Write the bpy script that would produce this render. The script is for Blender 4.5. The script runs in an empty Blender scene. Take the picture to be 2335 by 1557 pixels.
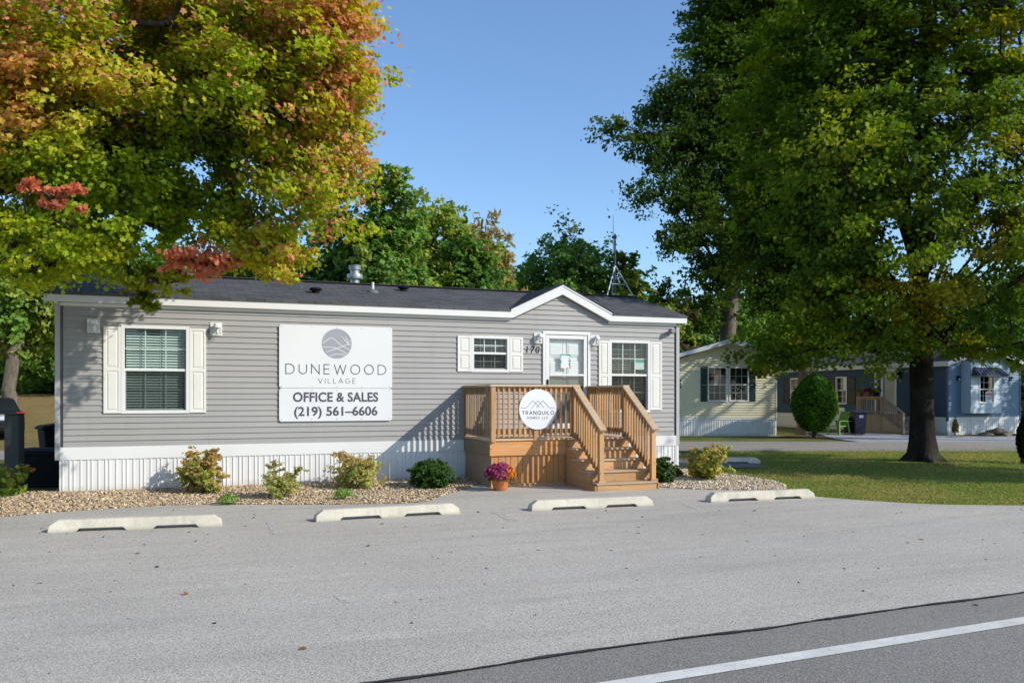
import bpy, bmesh, math, random
import numpy as np
from mathutils import Vector, Matrix
R = math.radians
C = bpy.context.scene.collection
random.seed(7)

# ------------------------------------------------------------------ camera calibration (image pixels of the 2335 px wide photo -> world points)
FPX, PHI, EYE, HORIZON = 2000.0, R(21.53), 1.635, 902.0
CP, SP = math.cos(PHI), math.sin(PHI)
def at(px, py, d):
    """world point seen at a pixel at depth d metres"""
    l = (px - 1167.5) / FPX * d
    return Vector((l * CP + d * SP, d * CP - l * SP, EYE + (HORIZON - py) / FPX * d))
def gp(px, py, z=-0.05):
    """ground point seen at a pixel"""
    return at(px, py, FPX * (EYE - z) / (py - HORIZON))
def onY(px, py, Y):
    u = (px - 1167.5) / FPX
    X = Y * (u * CP + SP) / (CP - u * SP)
    d = X * SP + Y * CP
    return Vector((X, Y, EYE + (HORIZON - py) / FPX * d))
def sstep(a, b, x):
    t = min(1, max(0, (x - a) / (b - a))); return t * t * (3 - 2 * t)
def gh(x, y):
    """height of the terrain"""
    h = -0.05 + 0.05 * sstep(14.6, 16.5, y)
    l, d = x * CP - y * SP, x * SP + y * CP
    h += 1.75 * sstep(27.5, 42, d) * sstep(-9.0, -15.0, l)
    return h

# ------------------------------------------------------------------ objects, labels, copies
def tag(o, label=None, cat=None, group=None, kind=None):
    if label: o['label'] = label
    if cat: o['category'] = cat
    if group: o['group'] = group
    if kind: o['kind'] = kind
    return o
def empty(name, loc=(0, 0, 0), label=None, cat=None, group=None, rz=0):
    o = bpy.data.objects.new(name, None); C.objects.link(o)
    o.location = loc; o.rotation_euler = (0, 0, rz); o.empty_display_size = 0.2
    return tag(o, label, cat, group)
def kids(o): return [c for c in bpy.data.objects if c.parent == o]
def copy_tree(o, parent=None):
    c = o.copy(); C.objects.link(c); c.parent = parent
    for k in kids(o): copy_tree(k, c)
    return c
def root_loc(p):
    v = Vector((0, 0, 0))
    while p is not None:
        v += Vector(p.location); p = p.parent
    return v

class MB:
    """collects faces for ONE mesh object"""
    def __init__(s, xf=None): s.v = []; s.f = []; s.xf = xf
    def add(s, vs, fs):
        b = len(s.v)
        for p in vs:
            p = s.xf(p) if s.xf else p
            s.v.append((p[0], p[1], p[2]))
        s.f += [tuple(i + b for i in f) for f in fs]
        return s
    def poly(s, pts): return s.add(pts, [tuple(range(len(pts)))])
    def box(s, x0, x1, y0, y1, z0, z1):
        return s.add([(x0,y0,z0),(x1,y0,z0),(x1,y1,z0),(x0,y1,z0),(x0,y0,z1),(x1,y0,z1),(x1,y1,z1),(x0,y1,z1)],
                     [(3,2,1,0),(4,5,6,7),(0,1,5,4),(1,2,6,5),(2,3,7,6),(3,0,4,7)])
    def prism(s, pts, y0, y1):
        """polygon of (x,z), counter-clockwise seen from -Y, extruded along Y"""
        n = len(pts)
        return s.add([(x, y0, z) for x, z in pts] + [(x, y1, z) for x, z in pts],
                     [tuple(range(n)), tuple(range(2*n-1, n-1, -1))] + [(i, i+n, (i+1) % n + n, (i+1) % n) for i in range(n)])
    def prismx(s, pts, x0, x1):
        n = len(pts)
        return s.add([(x0, y, z) for y, z in pts] + [(x1, y, z) for y, z in pts],
                     [tuple(range(n-1, -1, -1)), tuple(range(n, 2*n))] + [(i, (i+1) % n, (i+1) % n + n, i+n) for i in range(n)])
    def prismz(s, pts, z0, z1):
        n = len(pts)
        return s.add([(x, y, z0) for x, y in pts] + [(x, y, z1) for x, y in pts],
                     [tuple(range(n-1, -1, -1)), tuple(range(n, 2*n))] + [(i, (i+1) % n, (i+1) % n + n, i+n) for i in range(n)])
    def bar(s, p, q, w, h, up=(0, 0, 1)):
        p, q, up = Vector(p), Vector(q), Vector(up)
        t = (q - p).normalized(); a = t.cross(up)
        if a.length < 1e-5: a = t.cross(Vector((1, 0, 0)))
        a.normalize(); b = a.cross(t).normalized()
        a *= w / 2; b *= h / 2
        vs = [e + sa * a + sb * b for e in (p, q) for sa, sb in ((-1,-1),(1,-1),(1,1),(-1,1))]
        return s.add(vs, [(3,2,1,0),(4,5,6,7),(0,1,5,4),(1,2,6,5),(2,3,7,6),(3,0,4,7)])
    def tube(s, pts, rads, n=8, caps=True):
        pts = [Vector(p) for p in pts]
        if not hasattr(rads, '__len__'): rads = [rads] * len(pts)
        vs = []; ref = None
        for i, p in enumerate(pts):
            t = (pts[min(i+1, len(pts)-1)] - pts[max(i-1, 0)]).normalized()
            if ref is None: ref = t.cross(Vector((0, 0, 1)) if abs(t.z) < .9 else Vector((1, 0, 0)))
            a = (ref - t * ref.dot(t)).normalized(); ref = a; b = t.cross(a)
            vs += [p + rads[i] * (a * math.cos(2*math.pi*k/n) + b * math.sin(2*math.pi*k/n)) for k in range(n)]
        fs = [(i*n+k, i*n+(k+1) % n, (i+1)*n+(k+1) % n, (i+1)*n+k) for i in range(len(pts)-1) for k in range(n)]
        if caps: fs += [tuple(range(n-1, -1, -1)), tuple(range((len(pts)-1)*n, len(pts)*n))]
        return s.add(vs, fs)
    def lathe(s, prof, c=(0, 0, 0), n=24, axis='z'):
        vs = []
        for r, h in prof:
            for k in range(n):
                a = 2*math.pi*k/n
                if axis == 'z': vs.append((c[0]+r*math.cos(a), c[1]+r*math.sin(a), c[2]+h))
                elif axis == 'y': vs.append((c[0]+r*math.cos(a), c[1]+h, c[2]-r*math.sin(a)))
                else: vs.append((c[0]+h, c[1]+r*math.cos(a), c[2]+r*math.sin(a)))
        m = len(prof)
        fs = [(i*n+k, i*n+(k+1) % n, (i+1)*n+(k+1) % n, (i+1)*n+k) for i in range(m-1) for k in range(n)]
        if prof[0][0] > 1e-6: fs.append(tuple(range(n-1, -1, -1)))
        if prof[-1][0] > 1e-6: fs.append(tuple(range((m-1)*n, m*n)))
        return s.add(vs, fs)
    def build(s, name, mat, parent=None, smooth=None, bevel=0, label=None):
        me = bpy.data.meshes.new(name)
        off = root_loc(parent)
        me.from_pydata([(x-off.x, y-off.y, z-off.z) for x, y, z in s.v], [], s.f)
        if mat: me.materials.append(mat)
        if smooth is not None:
            me.polygons.foreach_set('use_smooth', [True] * len(me.polygons))
            me.set_sharp_from_angle(angle=R(smooth))
        me.update()
        o = bpy.data.objects.new(name, me); C.objects.link(o)
        o.parent = parent
        if bevel:
            b = o.modifiers.new('edge', 'BEVEL'); b.width = bevel; b.segments = 2; b.limit_method = 'ANGLE'; b.angle_limit = R(40)
        if label: o['label'] = label
        return o

# ------------------------------------------------------------------ materials
class NT:
    def __init__(s, name):
        s.m = bpy.data.materials.new(name); s.m.use_nodes = True
        s.t = s.m.node_tree; s.t.nodes.clear()
        s.out = s.t.nodes.new('ShaderNodeOutputMaterial')
    def n(s, typ, ins=None, **kw):
        nd = s.t.nodes.new('ShaderNode' + typ)
        for k, v in kw.items(): setattr(nd, k, v)
        for k, v in (ins or {}).items():
            if isinstance(v, bpy.types.NodeSocket): s.t.links.new(v, nd.inputs[k])
            else: nd.inputs[k].default_value = v
        return nd
    def ramp(s, fac, stops, interp='LINEAR'):
        r = s.n('ValToRGB', {'Fac': fac}); cr = r.color_ramp; cr.interpolation = interp
        while len(cr.elements) < len(stops): cr.elements.new(.5)
        for e, (p, c) in zip(cr.elements, stops):
            e.position = p; e.color = (*c, 1) if hasattr(c, '__len__') else (c, c, c, 1)
        return r.outputs['Color']
    def coords(s, scale=(1, 1, 1), kind='Object', rot=(0, 0, 0)):
        tc = s.n('TexCoord')
        mp = s.n('Mapping', {'Vector': tc.outputs[kind], 'Scale': scale, 'Rotation': rot})
        return mp.outputs['Vector']
    def noise(s, vec, scale, detail=4, rough=.55, distort=0):
        return s.n('TexNoise', {'Vector': vec, 'Scale': scale, 'Detail': detail, 'Roughness': rough, 'Distortion': distort}).outputs['Fac']
    def mix(s, fac, a, b, mode='MIX'):
        nd = s.t.nodes.new('ShaderNodeMix'); nd.data_type = 'RGBA'; nd.blend_type = mode
        for k, v in ((0, fac), (6, a), (7, b)):
            if isinstance(v, bpy.types.NodeSocket): s.t.links.new(v, nd.inputs[k])
            else: nd.inputs[k].default_value = (*v, 1) if hasattr(v, '__len__') and len(v) == 3 else v
        return nd.outputs[2]
    def math(s, op, a, b=0.0):
        nd = s.n('Math', operation=op)
        for i, v in enumerate((a, b)):
            if isinstance(v, bpy.types.NodeSocket): s.t.links.new(v, nd.inputs[i])
            else: nd.inputs[i].default_value = v
        return nd.outputs[0]
    def bump(s, h, strength=.3, dist=.01):
        return s.n('Bump', {'Height': h, 'Strength': strength, 'Distance': dist}).outputs['Normal']
    def finish(s, col, rough=.6, normal=None, spec=.35, metallic=0.0):
        ins = {'Base Color': col if isinstance(col, bpy.types.NodeSocket) else (*col, 1), 'Roughness': rough, 'Specular IOR Level': spec, 'Metallic': metallic}
        if normal is not None: ins['Normal'] = normal
        b = s.n('BsdfPrincipled', ins)
        s.t.links.new(b.outputs[0], s.out.inputs['Surface']); return s.m
def mul(c, k): return tuple(min(1, x * k) for x in c)
def surf(name, col, rough=.6, var=.12, scale=2.5, bump=.1, bscale=60, bdist=.004, spec=.35, metallic=0, stretch=(1, 1, 1), grime=0.0):
    t = NT(name); v = t.coords(stretch)
    c = t.ramp(t.noise(v, scale, 5), [(.25, mul(col, 1-var)), (.75, mul(col, 1+var))])
    if grime:
        g = t.ramp(t.noise(v, scale*4, 6, .7), [(.55, 0), (.8, 1)])
        c = t.mix(t.math('MULTIPLY', g, grime), c, mul(col, .45))
    nrm = t.bump(t.noise(v, bscale, 3), bump, bdist) if bump else None
    return t.finish(c, rough, nrm, spec, metallic)
def wood_mat(name, axis, col, grey):
    """weathered softwood with the grain along one axis"""
    t = NT(name); st = [14, 14, 14]; st[axis] = .7
    v = t.coords(tuple(st)); info = t.n('ObjectInfo')
    off = t.n('VectorMath', {0: v}, operation='ADD'); sc = t.math('MULTIPLY', info.outputs['Random'], 37.0)
    t.t.links.new(sc, off.inputs[1]); v = off.outputs[0]
    g = t.noise(v, 1.6, 6, .65, .6)
    c = t.ramp(g, [(.28, mul(col, .62)), (.5, col), (.72, mul(col, 1.22))])
    v2 = t.coords((1.3, 1.3, 1.3))
    c = t.mix(t.math('MULTIPLY', t.ramp(t.noise(v2, 2.2, 5), [(.34, 0), (.68, 1)]), .55), c, grey)
    k = t.n('TexVoronoi', {'Vector': t.coords(tuple(2.2 if i == axis else 7 for i in range(3))), 'Scale': 1.6, 'Randomness': 1.0})
    c = t.mix(t.ramp(k.outputs['Distance'], [(.05, .75), (.16, 0)]), c, mul(col, .28))
    hsv = t.n('HueSaturation', {'Color': c, 'Value': t.math('ADD', t.math('MULTIPLY', info.outputs['Random'], .5), .76)})
    return t.finish(hsv.outputs[0], .75, t.bump(g, .25, .004), .2)
def leaf_mat(name, trans=.35, gloss=.05, sat=1.0):
    t = NT(name); a = t.n('Attribute', attribute_name='col').outputs['Color']
    d = t.n('BsdfDiffuse', {'Color': a}); hs = t.n('HueSaturation', {'Color': a, 'Value': 1.35, 'Saturation': 1.1})
    tr = t.n('BsdfTranslucent', {'Color': hs.outputs[0]})
    g = t.n('BsdfGlossy', {'Color': (1, 1, 1, 1), 'Roughness': .6})
    m1 = t.n('MixShader', {0: trans, 1: d.outputs[0], 2: tr.outputs[0]})
    m2 = t.n('MixShader', {0: gloss, 1: m1.outputs[0], 2: g.outputs[0]})
    t.t.links.new(m2.outputs[0], t.out.inputs['Surface']); return t.m
def glass_mat(name, tint=(.82, .9, .9), rough=.01):
    t = NT(name); geo = t.n('NewGeometry'); ior = t.math('ADD', t.math('MULTIPLY', geo.outputs['Backfacing'], 1/1.52-1.52), 1.52); fr = t.n('Fresnel', {'IOR': ior})
    tr = t.n('BsdfTransparent', {'Color': (*tint, 1)}); gl = t.n('BsdfGlossy', {'Color': (1, 1, 1, 1), 'Roughness': rough})
    m = t.n('MixShader', {0: fr.outputs[0], 1: tr.outputs[0], 2: gl.outputs[0]})
    t.t.links.new(m.outputs[0], t.out.inputs['Surface']); return t.m
def screen_mat(name):
    t = NT(name); tr = t.n('BsdfTransparent', {'Color': (.62, .64, .64, 1)}); d = t.n('BsdfDiffuse', {'Color': (.06, .065, .065, 1)})
    m = t.n('MixShader', {0: .2, 1: tr.outputs[0], 2: d.outputs[0]})
    t.t.links.new(m.outputs[0], t.out.inputs['Surface']); return t.m
def siding_mat(name, col):
    t = NT(name); v = t.coords()
    c = t.ramp(t.noise(v, .55, 4), [(.3, mul(col, .93)), (.7, mul(col, 1.05))])
    st = t.noise(t.coords((5, 5, .35)), 1.4, 5, .65)
    c = t.mix(t.math('MULTIPLY', t.ramp(st, [(.52, 0), (.75, 1)]), .16), c, mul(col, .6))
    sm = t.n('TexBrick', {'Vector': t.coords(rot=(R(90), 0, 0)), 'Color1': (0, 0, 0, 1), 'Color2': (0, 0, 0, 1), 'Mortar': (1, 1, 1, 1), 'Scale': 1.0, 'Mortar Size': .004, 'Brick Width': 3.66, 'Row Height': .2032}, offset=.37, offset_frequency=3)
    c = t.mix(t.math('MULTIPLY', sm.outputs['Color'], .3), c, mul(col, .35))
    gr = t.noise(t.coords((2, 2, 60)), 1.5, 3)
    c = t.mix(t.math('MULTIPLY', gr, .08), c, mul(col, 1.3))
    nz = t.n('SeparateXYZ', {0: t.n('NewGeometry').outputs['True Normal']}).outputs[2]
    c = t.mix(t.ramp(nz, [(.0, .7), (.02, 0)]) if False else t.math('MULTIPLY', t.math('LESS_THAN', nz, -.5), .75), c, mul(col, .2))   # shadow line under each lap, painted into the colour
    return t.finish(c, .55, t.bump(t.noise(t.coords((3, 3, 90)), 2, 3), .06, .002), .3)
def shingle_mat(name, col, axis='x'):
    t = NT(name); v = t.coords()
    rot = (0, 0, 0) if axis == 'x' else (0, 0, R(90))
    br = t.n('TexBrick', {'Vector': t.coords(rot=rot), 'Color1': (*mul(col, .7), 1), 'Color2': (*mul(col, 1.45), 1), 'Mortar': (*mul(col, .38), 1), 'Scale': 1.0, 'Mortar Size': .012,
                         'Brick Width': .3, 'Row Height': .14, 'Bias': 0.0})
    c = t.mix(t.ramp(t.noise(v, 1.1, 5), [(.35, 0), (.75, .55)]), br.outputs['Color'], mul(col, 1.5))
    sp = t.noise(v, 130, 2); c = t.mix(t.ramp(sp, [(.4, 0), (.75, .5)]), c, mul(col, 2.2))
    return t.finish(c, .9, t.bump(br.outputs['Fac'], .5, .008), .15)
def asphalt_mat(name, col, streak=1.0, coarse=1.0):
    t = NT(name); v = t.coords()
    c = t.ramp(t.noise(v, .35, 5, .6), [(.3, mul(col, .84)), (.7, mul(col, 1.1))])
    s1 = t.noise(t.coords((.35, 2.2, 1), rot=(0, 0, R(-3))), .9, 5, .6, .4)
    c = t.mix(t.math('MULTIPLY', t.ramp(s1, [(.5, 0), (.72, 1)]), .6*streak), c, mul(col, .62))
    s2 = t.noise(t.coords((.5, 3.5, 1), rot=(0, 0, R(12))), .8, 4, .6, .5)
    c = t.mix(t.math('MULTIPLY', t.ramp(s2, [(.55, 0), (.75, 1)]), .45*streak), c, mul(col, 1.3))
    a0 = t.noise(v, 24/coarse, 3, .8); c = t.mix(t.ramp(a0, [(.34, .42), (.52, 0)]), c, mul(col, .5))
    a1 = t.noise(v, 55/coarse, 2, .7); c = t.mix(t.ramp(a1, [(.36, .75), (.52, 0)]), c, mul(col, .35))
    a2 = t.noise(v, 80/coarse, 2, .7); c = t.mix(t.ramp(a2, [(.5, 0), (.68, .7)]), c, mul(col, 1.8))
    sp = t.n('TexVoronoi', {'Vector': v, 'Scale': 7.0, 'Randomness': 1.0}).outputs['Distance']
    c = t.mix(t.ramp(sp, [(.02, .75), (.06, 0)]), c, mul(col, .25))
    st = t.noise(v, 1.7, 6, .7); c = t.mix(t.math('MULTIPLY', t.ramp(st, [(.62, 0), (.74, 1)]), .35), c, mul(col, .5))
    h = t.noise(v, 60/coarse, 3, .7)
    return t.finish(c, .85, t.bump(h, .5, .012), .25)
def grass_mat(name, g1, g2, dry):
    t = NT(name); v = t.coords()
    c = t.ramp(t.noise(v, .5, 5), [(.3, g1), (.7, g2)])
    c = t.mix(t.ramp(t.noise(v, .23, 5, .65), [(.45, 0), (.68, .85)]), c, dry)
    f = t.noise(v, 22, 4, .75); c = t.mix(t.ramp(f, [(.3, .65), (.6, 0)]), c, mul(g1, .35))
    return t.finish(c, .95, t.bump(f, .8, .05), .1)
def paint_mat(name, col, wear, wscale=9):
    """worn road paint: chips show the surface below"""
    t = NT(name); v = t.coords()
    b = t.n('BsdfPrincipled', {'Base Color': t.ramp(t.noise(v, 5, 5), [(.3, mul(col, .82)), (.7, mul(col, 1.05))]), 'Roughness': .7})
    tr = t.n('BsdfTransparent')
    w = t.noise(v, wscale, 6, .75); k = t.ramp(w, [(max(0, wear-.1), 1), (min(1, wear+.06), 0)])
    m = t.n('MixShader', {0: k, 1: b.outputs[0], 2: tr.outputs[0]})
    t.t.links.new(m.outputs[0], t.out.inputs['Surface']); return t.m
def bark_mat(name, col):
    t = NT(name); v = t.coords((7, 7, 1.4)); g = t.noise(v, 1.8, 6, .7, .5)
    c = t.ramp(g, [(.3, mul(col, .45)), (.55, col), (.75, mul(col, 1.5))])
    c = t.mix(t.ramp(t.noise(t.coords(), 1.3, 4), [(.5, 0), (.75, .35)]), c, (.13, .14, .1))
    return t.finish(c, .95, t.bump(g, .9, .03), .1)

WHITE = surf('white_vinyl', (.70, .70, .685), .45, .05, 1.5, .03, 40, spec=.4)
CREAM = surf('cream_shutter', (.70, .69, .645), .5, .05, 2, .04, 40)
def skirt_mat():
    t = NT('white_skirting'); col = (.71, .705, .69); v = t.coords()
    c = t.ramp(t.noise(v, 1.2, 5), [(.25, mul(col, .93)), (.75, mul(col, 1.05))])
    st = t.noise(t.coords((9, 9, .5)), 1.2, 5, .7); c = t.mix(t.ramp(st, [(.55, 0), (.75, .22)]), c, mul(col, .6))
    z = t.n('SeparateXYZ', {0: v}).outputs[2]
    c = t.mix(t.ramp(t.math('ADD', z, t.math('MULTIPLY', t.noise(v, 6, 5, .7), .22)), [(.06, .6), (.24, 0)]), c, (.36, .30, .22))
    return t.finish(c, .5, None, .35)
SKIRT = skirt_mat()
FASCIA = surf('white_fascia', (.70, .70, .685), .45, .05, 1.1, .03, 40, grime=.12)
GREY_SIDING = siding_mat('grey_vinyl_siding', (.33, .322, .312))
GREY_TRIM = surf('grey_corner_trim', (.42, .42, .42), .5, .05, 2, .03)
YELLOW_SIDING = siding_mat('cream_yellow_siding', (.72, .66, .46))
BLUE_SIDING = siding_mat('shaded_blue_siding', (.034, .068, .115))  # shade of the long side is put into this darker copy
SUNLIT_SIDING = siding_mat('sunlit_blue_siding', (.13, .21, .30))  # same siding, with the sun on the end wall put into the colour
BLUE_TRIM = surf('blue_trim', (.05, .10, .17), .5, .06)
SHINGLE = shingle_mat('charcoal_shingles', (.066, .066, .0685))
SHINGLE_GREY = shingle_mat('grey_shingles', (.062, .06, .072))
WOOD = [wood_mat('pine_grain_' + a, i, (.47, .25, .10), (.40, .295, .185)) for i, a in enumerate('xyz')]
WOODTOP = [wood_mat('weathered_grain_' + a, i, (.50, .34, .20), (.48, .40, .31)) for i, a in enumerate('xyz')]
OLDWOOD = [wood_mat('grey_pine_' + a, i, (.34, .25, .165), (.31, .26, .2)) for i, a in enumerate('xyz')]
GLASS = glass_mat('window_glass', (.93, .95, .95))
GLASS_GREEN = glass_mat('tinted_glass', (.78, .88, .86))
SCREEN = screen_mat('insect_screen')
BLIND = surf('blind_slats', (.72, .76, .74), .5, .04, 3, 0)
DARK = surf('black_plastic', (.010, .010, .010), .6, .15, 4, .05, 50, spec=.12)
BLACK_METAL = surf('black_metal', (.02, .02, .022), .4, .1, 4, .03, 40, metallic=.3)
GALV = surf('galvanised_steel', (.36, .40, .42), .4, .12, 6, .05, 30, metallic=.6)
def concrete_mat():
    t = NT('cast_concrete'); col = (.60, .555, .45); info = t.n('ObjectInfo')
    off = t.n('VectorMath', {0: t.coords()}, operation='ADD'); t.t.links.new(t.math('MULTIPLY', info.outputs['Random'], 23.0), off.inputs[1]); v = off.outputs[0]
    c = t.ramp(t.noise(v, 1.6, 5, .6), [(.3, mul(col, .86)), (.7, mul(col, 1.08))])
    c = t.mix(t.ramp(t.noise(v, 4.5, 6, .7), [(.5, 0), (.68, .5)]), c, (.34, .31, .25))
    st = t.n('VectorMath', {0: v, 1: (14, 3, 1.2)}, operation='MULTIPLY').outputs[0]
    c = t.mix(t.ramp(t.noise(st, 1.5, 4, .6), [(.52, 0), (.7, .4)]), c, (.38, .35, .29))
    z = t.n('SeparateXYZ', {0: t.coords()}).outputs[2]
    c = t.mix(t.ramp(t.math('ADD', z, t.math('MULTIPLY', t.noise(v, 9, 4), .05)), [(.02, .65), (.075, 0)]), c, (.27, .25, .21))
    pit = t.n('TexVoronoi', {'Vector': v, 'Scale': 16.0, 'Randomness': 1.0}).outputs['Distance']
    c = t.mix(t.ramp(pit, [(.05, .7), (.13, 0)]), c, (.2, .18, .15))
    return t.finish(c, .9, t.bump(t.noise(v, 30, 4, .7), .5, .01), .15)
CONCRETE = concrete_mat()
SIGN_WHITE = surf('sign_white', (.70, .705, .71), .35, .035, 1.3, .02, 8, grime=.07)
INK = surf('dark_grey_ink', (.055, .062, .068), .5, .1, 3, 0)
INK_THIN = surf('mid_grey_ink', (.13, .145, .15), .5, .1, 3, 0)
INK_PURPLE = surf('purple_grey_ink', (.082, .078, .105), .5, .15, 3, 0)
LOGO_GREY = surf('lavender_grey', (.32, .325, .36), .5, .06, 3, 0)
BARK = bark_mat('maple_bark', (.070, .058, .046))
BARK_PALE = bark_mat('oak_bark', (.17, .145, .115))
LEAF = leaf_mat('leaf_surface', .45, .008)
LEAF_DARK = leaf_mat('dark_leaf_surface', .4, .006)
# ------------------------------------------------------------------ foliage
TPL = {
 'maple': [(0,-.5),(.4,-.4),(.3,-.12),(.55,.1),(.2,.2),(0,.58),(-.2,.2),(-.55,.1),(-.3,-.12),(-.4,-.4)],
 'oval': [(0,-.5),(.26,-.2),(.27,.14),(0,.5),(-.27,.14),(-.26,-.2)],
 'spray': [(-.1,-.5),(.3,-.3),(.14,.0),(.42,.22),(.05,.55),(-.22,.25),(-.42,.1),(-.24,-.2)],
 'lance': [(0,-.5),(.13,-.1),(.09,.25),(0,.55),(-.09,.25),(-.13,-.1)],
 'petal': [(0,-.5),(.4,-.3),(.5,.2),(.15,.5),(-.15,.5),(-.5,.2),(-.4,-.3)],
}
def leaf_mesh(name, mat, parent, P, N, S, COL, tpl='maple', rng=None, fold=.25, label=None):
    """one mesh of many leaves: centres, normals, sizes, colours (numpy)"""
    rng = rng or np.random.default_rng(1)
    off = np.array(root_loc(parent)) if parent else np.zeros(3)
    n = len(P); T = np.array(TPL[tpl]); k = len(T)
    N = N / (np.linalg.norm(N, axis=1, keepdims=True) + 1e-9)
    r = rng.normal(size=(n, 3)); A = np.cross(N, r); A /= np.linalg.norm(A, axis=1, keepdims=True) + 1e-9
    B = np.cross(N, A)
    lz = -fold * np.abs(T[:, 0]) - .12 * T[:, 1] ** 2
    V = P[:, None, :] + S[:, None, None] * (T[None, :, 0, None] * A[:, None, :] + T[None, :, 1, None] * B[:, None, :] + lz[None, :, None] * N[:, None, :])
    V = (V - off).reshape(-1, 3).astype(np.float32)
    me = bpy.data.meshes.new(name)
    me.vertices.add(n*k); me.loops.add(n*k); me.polygons.add(n)
    me.vertices.foreach_set('co', V.ravel())
    me.loops.foreach_set('vertex_index', np.arange(n*k, dtype=np.int32))
    me.polygons.foreach_set('loop_start', (np.arange(n) * k).astype(np.int32))
    me.update(calc_edges=True)
    ca = me.color_attributes.new('col', 'FLOAT_COLOR', 'POINT')
    rgba = np.ones((n, k, 4), np.float32); rgba[:, :, :3] = np.clip(COL, 0, 1)[:, None, :]
    ca.data.foreach_set('color', rgba.ravel())
    me.materials.append(mat)
    o = bpy.data.objects.new(name, me); C.objects.link(o); o.parent = parent
    if label: o['label'] = label
    return o
def darts(lobes, n, mind, rng, shell=.45):
    """clump centres in a union of ellipsoids (cx,cy,cz,rx,ry,rz), mostly near the shell"""
    vol = np.array([l[3]*l[4]*l[5] for l in lobes]) ** .75; vol /= vol.sum()
    out = []; tries = 0
    while len(out) < n and tries < n*30:
        tries += 1
        l = lobes[rng.choice(len(lobes), p=vol)]
        d = rng.normal(size=3); d /= np.linalg.norm(d); r = rng.random() ** shell
        p = np.array(l[:3]) + d * r * np.array(l[3:6])
        if out and np.min(np.linalg.norm(np.array(out) - p, axis=1)) < mind: continue
        out.append(p)
    return np.array(out)
def clump_leaves(CL, CR, per, rng, center, subs=5, flat=.6, up=.6, outw=.55, rnd=.55, cid=None):
    """positions and normals of leaves: clump -> twig ends -> leaves"""
    P = []; N = []; I = []
    for i, (c, r) in enumerate(zip(CL, CR)):
        m = int((per[i] if hasattr(per, '__len__') else per) * rng.uniform(.6, 1.3))
        sc = rng.normal(size=(subs, 3)) * r * .55 * np.array([1, 1, flat])
        j = rng.integers(0, subs, m)
        p = c + sc[j] + rng.normal(size=(m, 3)) * r * .24 * np.array([1, 1, flat])
        o = p - center; o /= np.linalg.norm(o, axis=1, keepdims=True) + 1e-9
        nn = np.array([0, 0, up]) + outw * o + rng.normal(size=(m, 3)) * rnd
        P.append(p); N.append(nn); I.append(np.full(m, i))
    return np.concatenate(P), np.concatenate(N), np.concatenate(I)
def skeleton_mesh(name, mat, parent, base, trunk, limbs, clumps, trunk_r, rng, flare=1.9, tipk=.35, sides=7):
    """trunk (list of points), limbs (list of (start index on the trunk, target, bow)) and a twig to every clump; one tapered mesh"""
    P = [Vector(p) for p in trunk]; par = [i-1 for i in range(len(trunk))]
    nt = len(trunk)
    for si, tgt, bow in limbs:
        a = P[si]; tgt = Vector(tgt); prev = si; k = max(4, int((tgt-a).length / .8))
        for q in range(1, k+1):
            t = q / k; p = a.lerp(tgt, t) + Vector((0, 0, bow * math.sin(math.pi * t)))
            p += Vector(rng.normal(size=3)) * .07 * (tgt-a).length / 6
            P.append(p); par.append(prev); prev = len(P)-1
    first = max(1, min([l[0] for l in limbs] + [nt-1]))
    order = np.argsort(np.linalg.norm(np.array(clumps) - np.array(P[first]), axis=1)) if len(clumps) else []
    for ci in order:
        c = Vector(clumps[ci]); A = np.array([tuple(p) for p in P[first:]])
        d = np.linalg.norm(A - np.array(c), axis=1) + .6 * np.maximum(0, A[:, 2] - c.z)
        j = first + int(np.argmin(d)); a = P[j]; L = (c-a).length
        k = max(2, min(5, int(L / .5))); prev = j
        for q in range(1, k+1):
            t = q / k; p = a.lerp(c, t) + Vector((0, 0, .08 * L * math.sin(math.pi * t))) + Vector(rng.normal(size=3)) * .05 * L * (t < 1)
            P.append(p); par.append(prev); prev = len(P)-1
    w = [0.0] * len(P); ch = [0] * len(P)
    for i in range(1, len(P)): ch[par[i]] += 1
    for i in range(len(P)-1, -1, -1):
        if ch[i] == 0: w[i] += 1
        if par[i] >= 0: w[par[i]] += w[i]
    rad = [trunk_r * (x / w[0]) ** .5 for x in w]
    for i in range(nt): rad[i] = max(rad[i], trunk_r * .9 * (1 - .45 * i / max(1, nt-1)))
    mb = MB()
    for i in range(1, len(P)):
        a, b = P[par[i]], P[i]; ra = min(rad[par[i]], rad[i] * 1.35); rb = rad[i] * (tipk if ch[i] == 0 else 1)
        if i < nt: ra = rad[par[i]]
        if (b-a).length < 1e-4: continue
        mb.tube([a, b + (b-a).normalized() * rb * .2], [ra, rb], sides if rad[i] > .03 else 5, caps=False)
    # trunk foot with root flare
    b0 = P[0]; n = 18; prof = [(-.25, flare*1.25), (0, flare), (.12, 1+(flare-1)*.55), (.32, 1+(flare-1)*.22), (.75, 1.06), (1.3, 1.0)]
    ph = rng.uniform(0, 6.28); vs = []
    for h, k in prof:
        h2 = min(h, (P[1]-P[0]).length)
        cpt = P[0] + (P[1]-P[0]).normalized() * h2 if h > 0 else P[0] + Vector((0, 0, h))
        for q in range(n):
            a = 2*math.pi*q/n; lob = 1 + (k-1) * .55 * math.cos(5*a+ph) + .05 * math.sin(3*a)
            vs.append(cpt + Vector((math.cos(a), math.sin(a), 0)) * trunk_r * (1 + (k-1)) * (lob if k > 1.02 else 1.0) * 1.01)
    fs = [(i*n+q, i*n+(q+1) % n, (i+1)*n+(q+1) % n, (i+1)*n+q) for i in range(len(prof)-1) for q in range(n)]
    mb.add(vs, fs)
    return mb.build(name, mat, parent, smooth=60)
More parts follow.
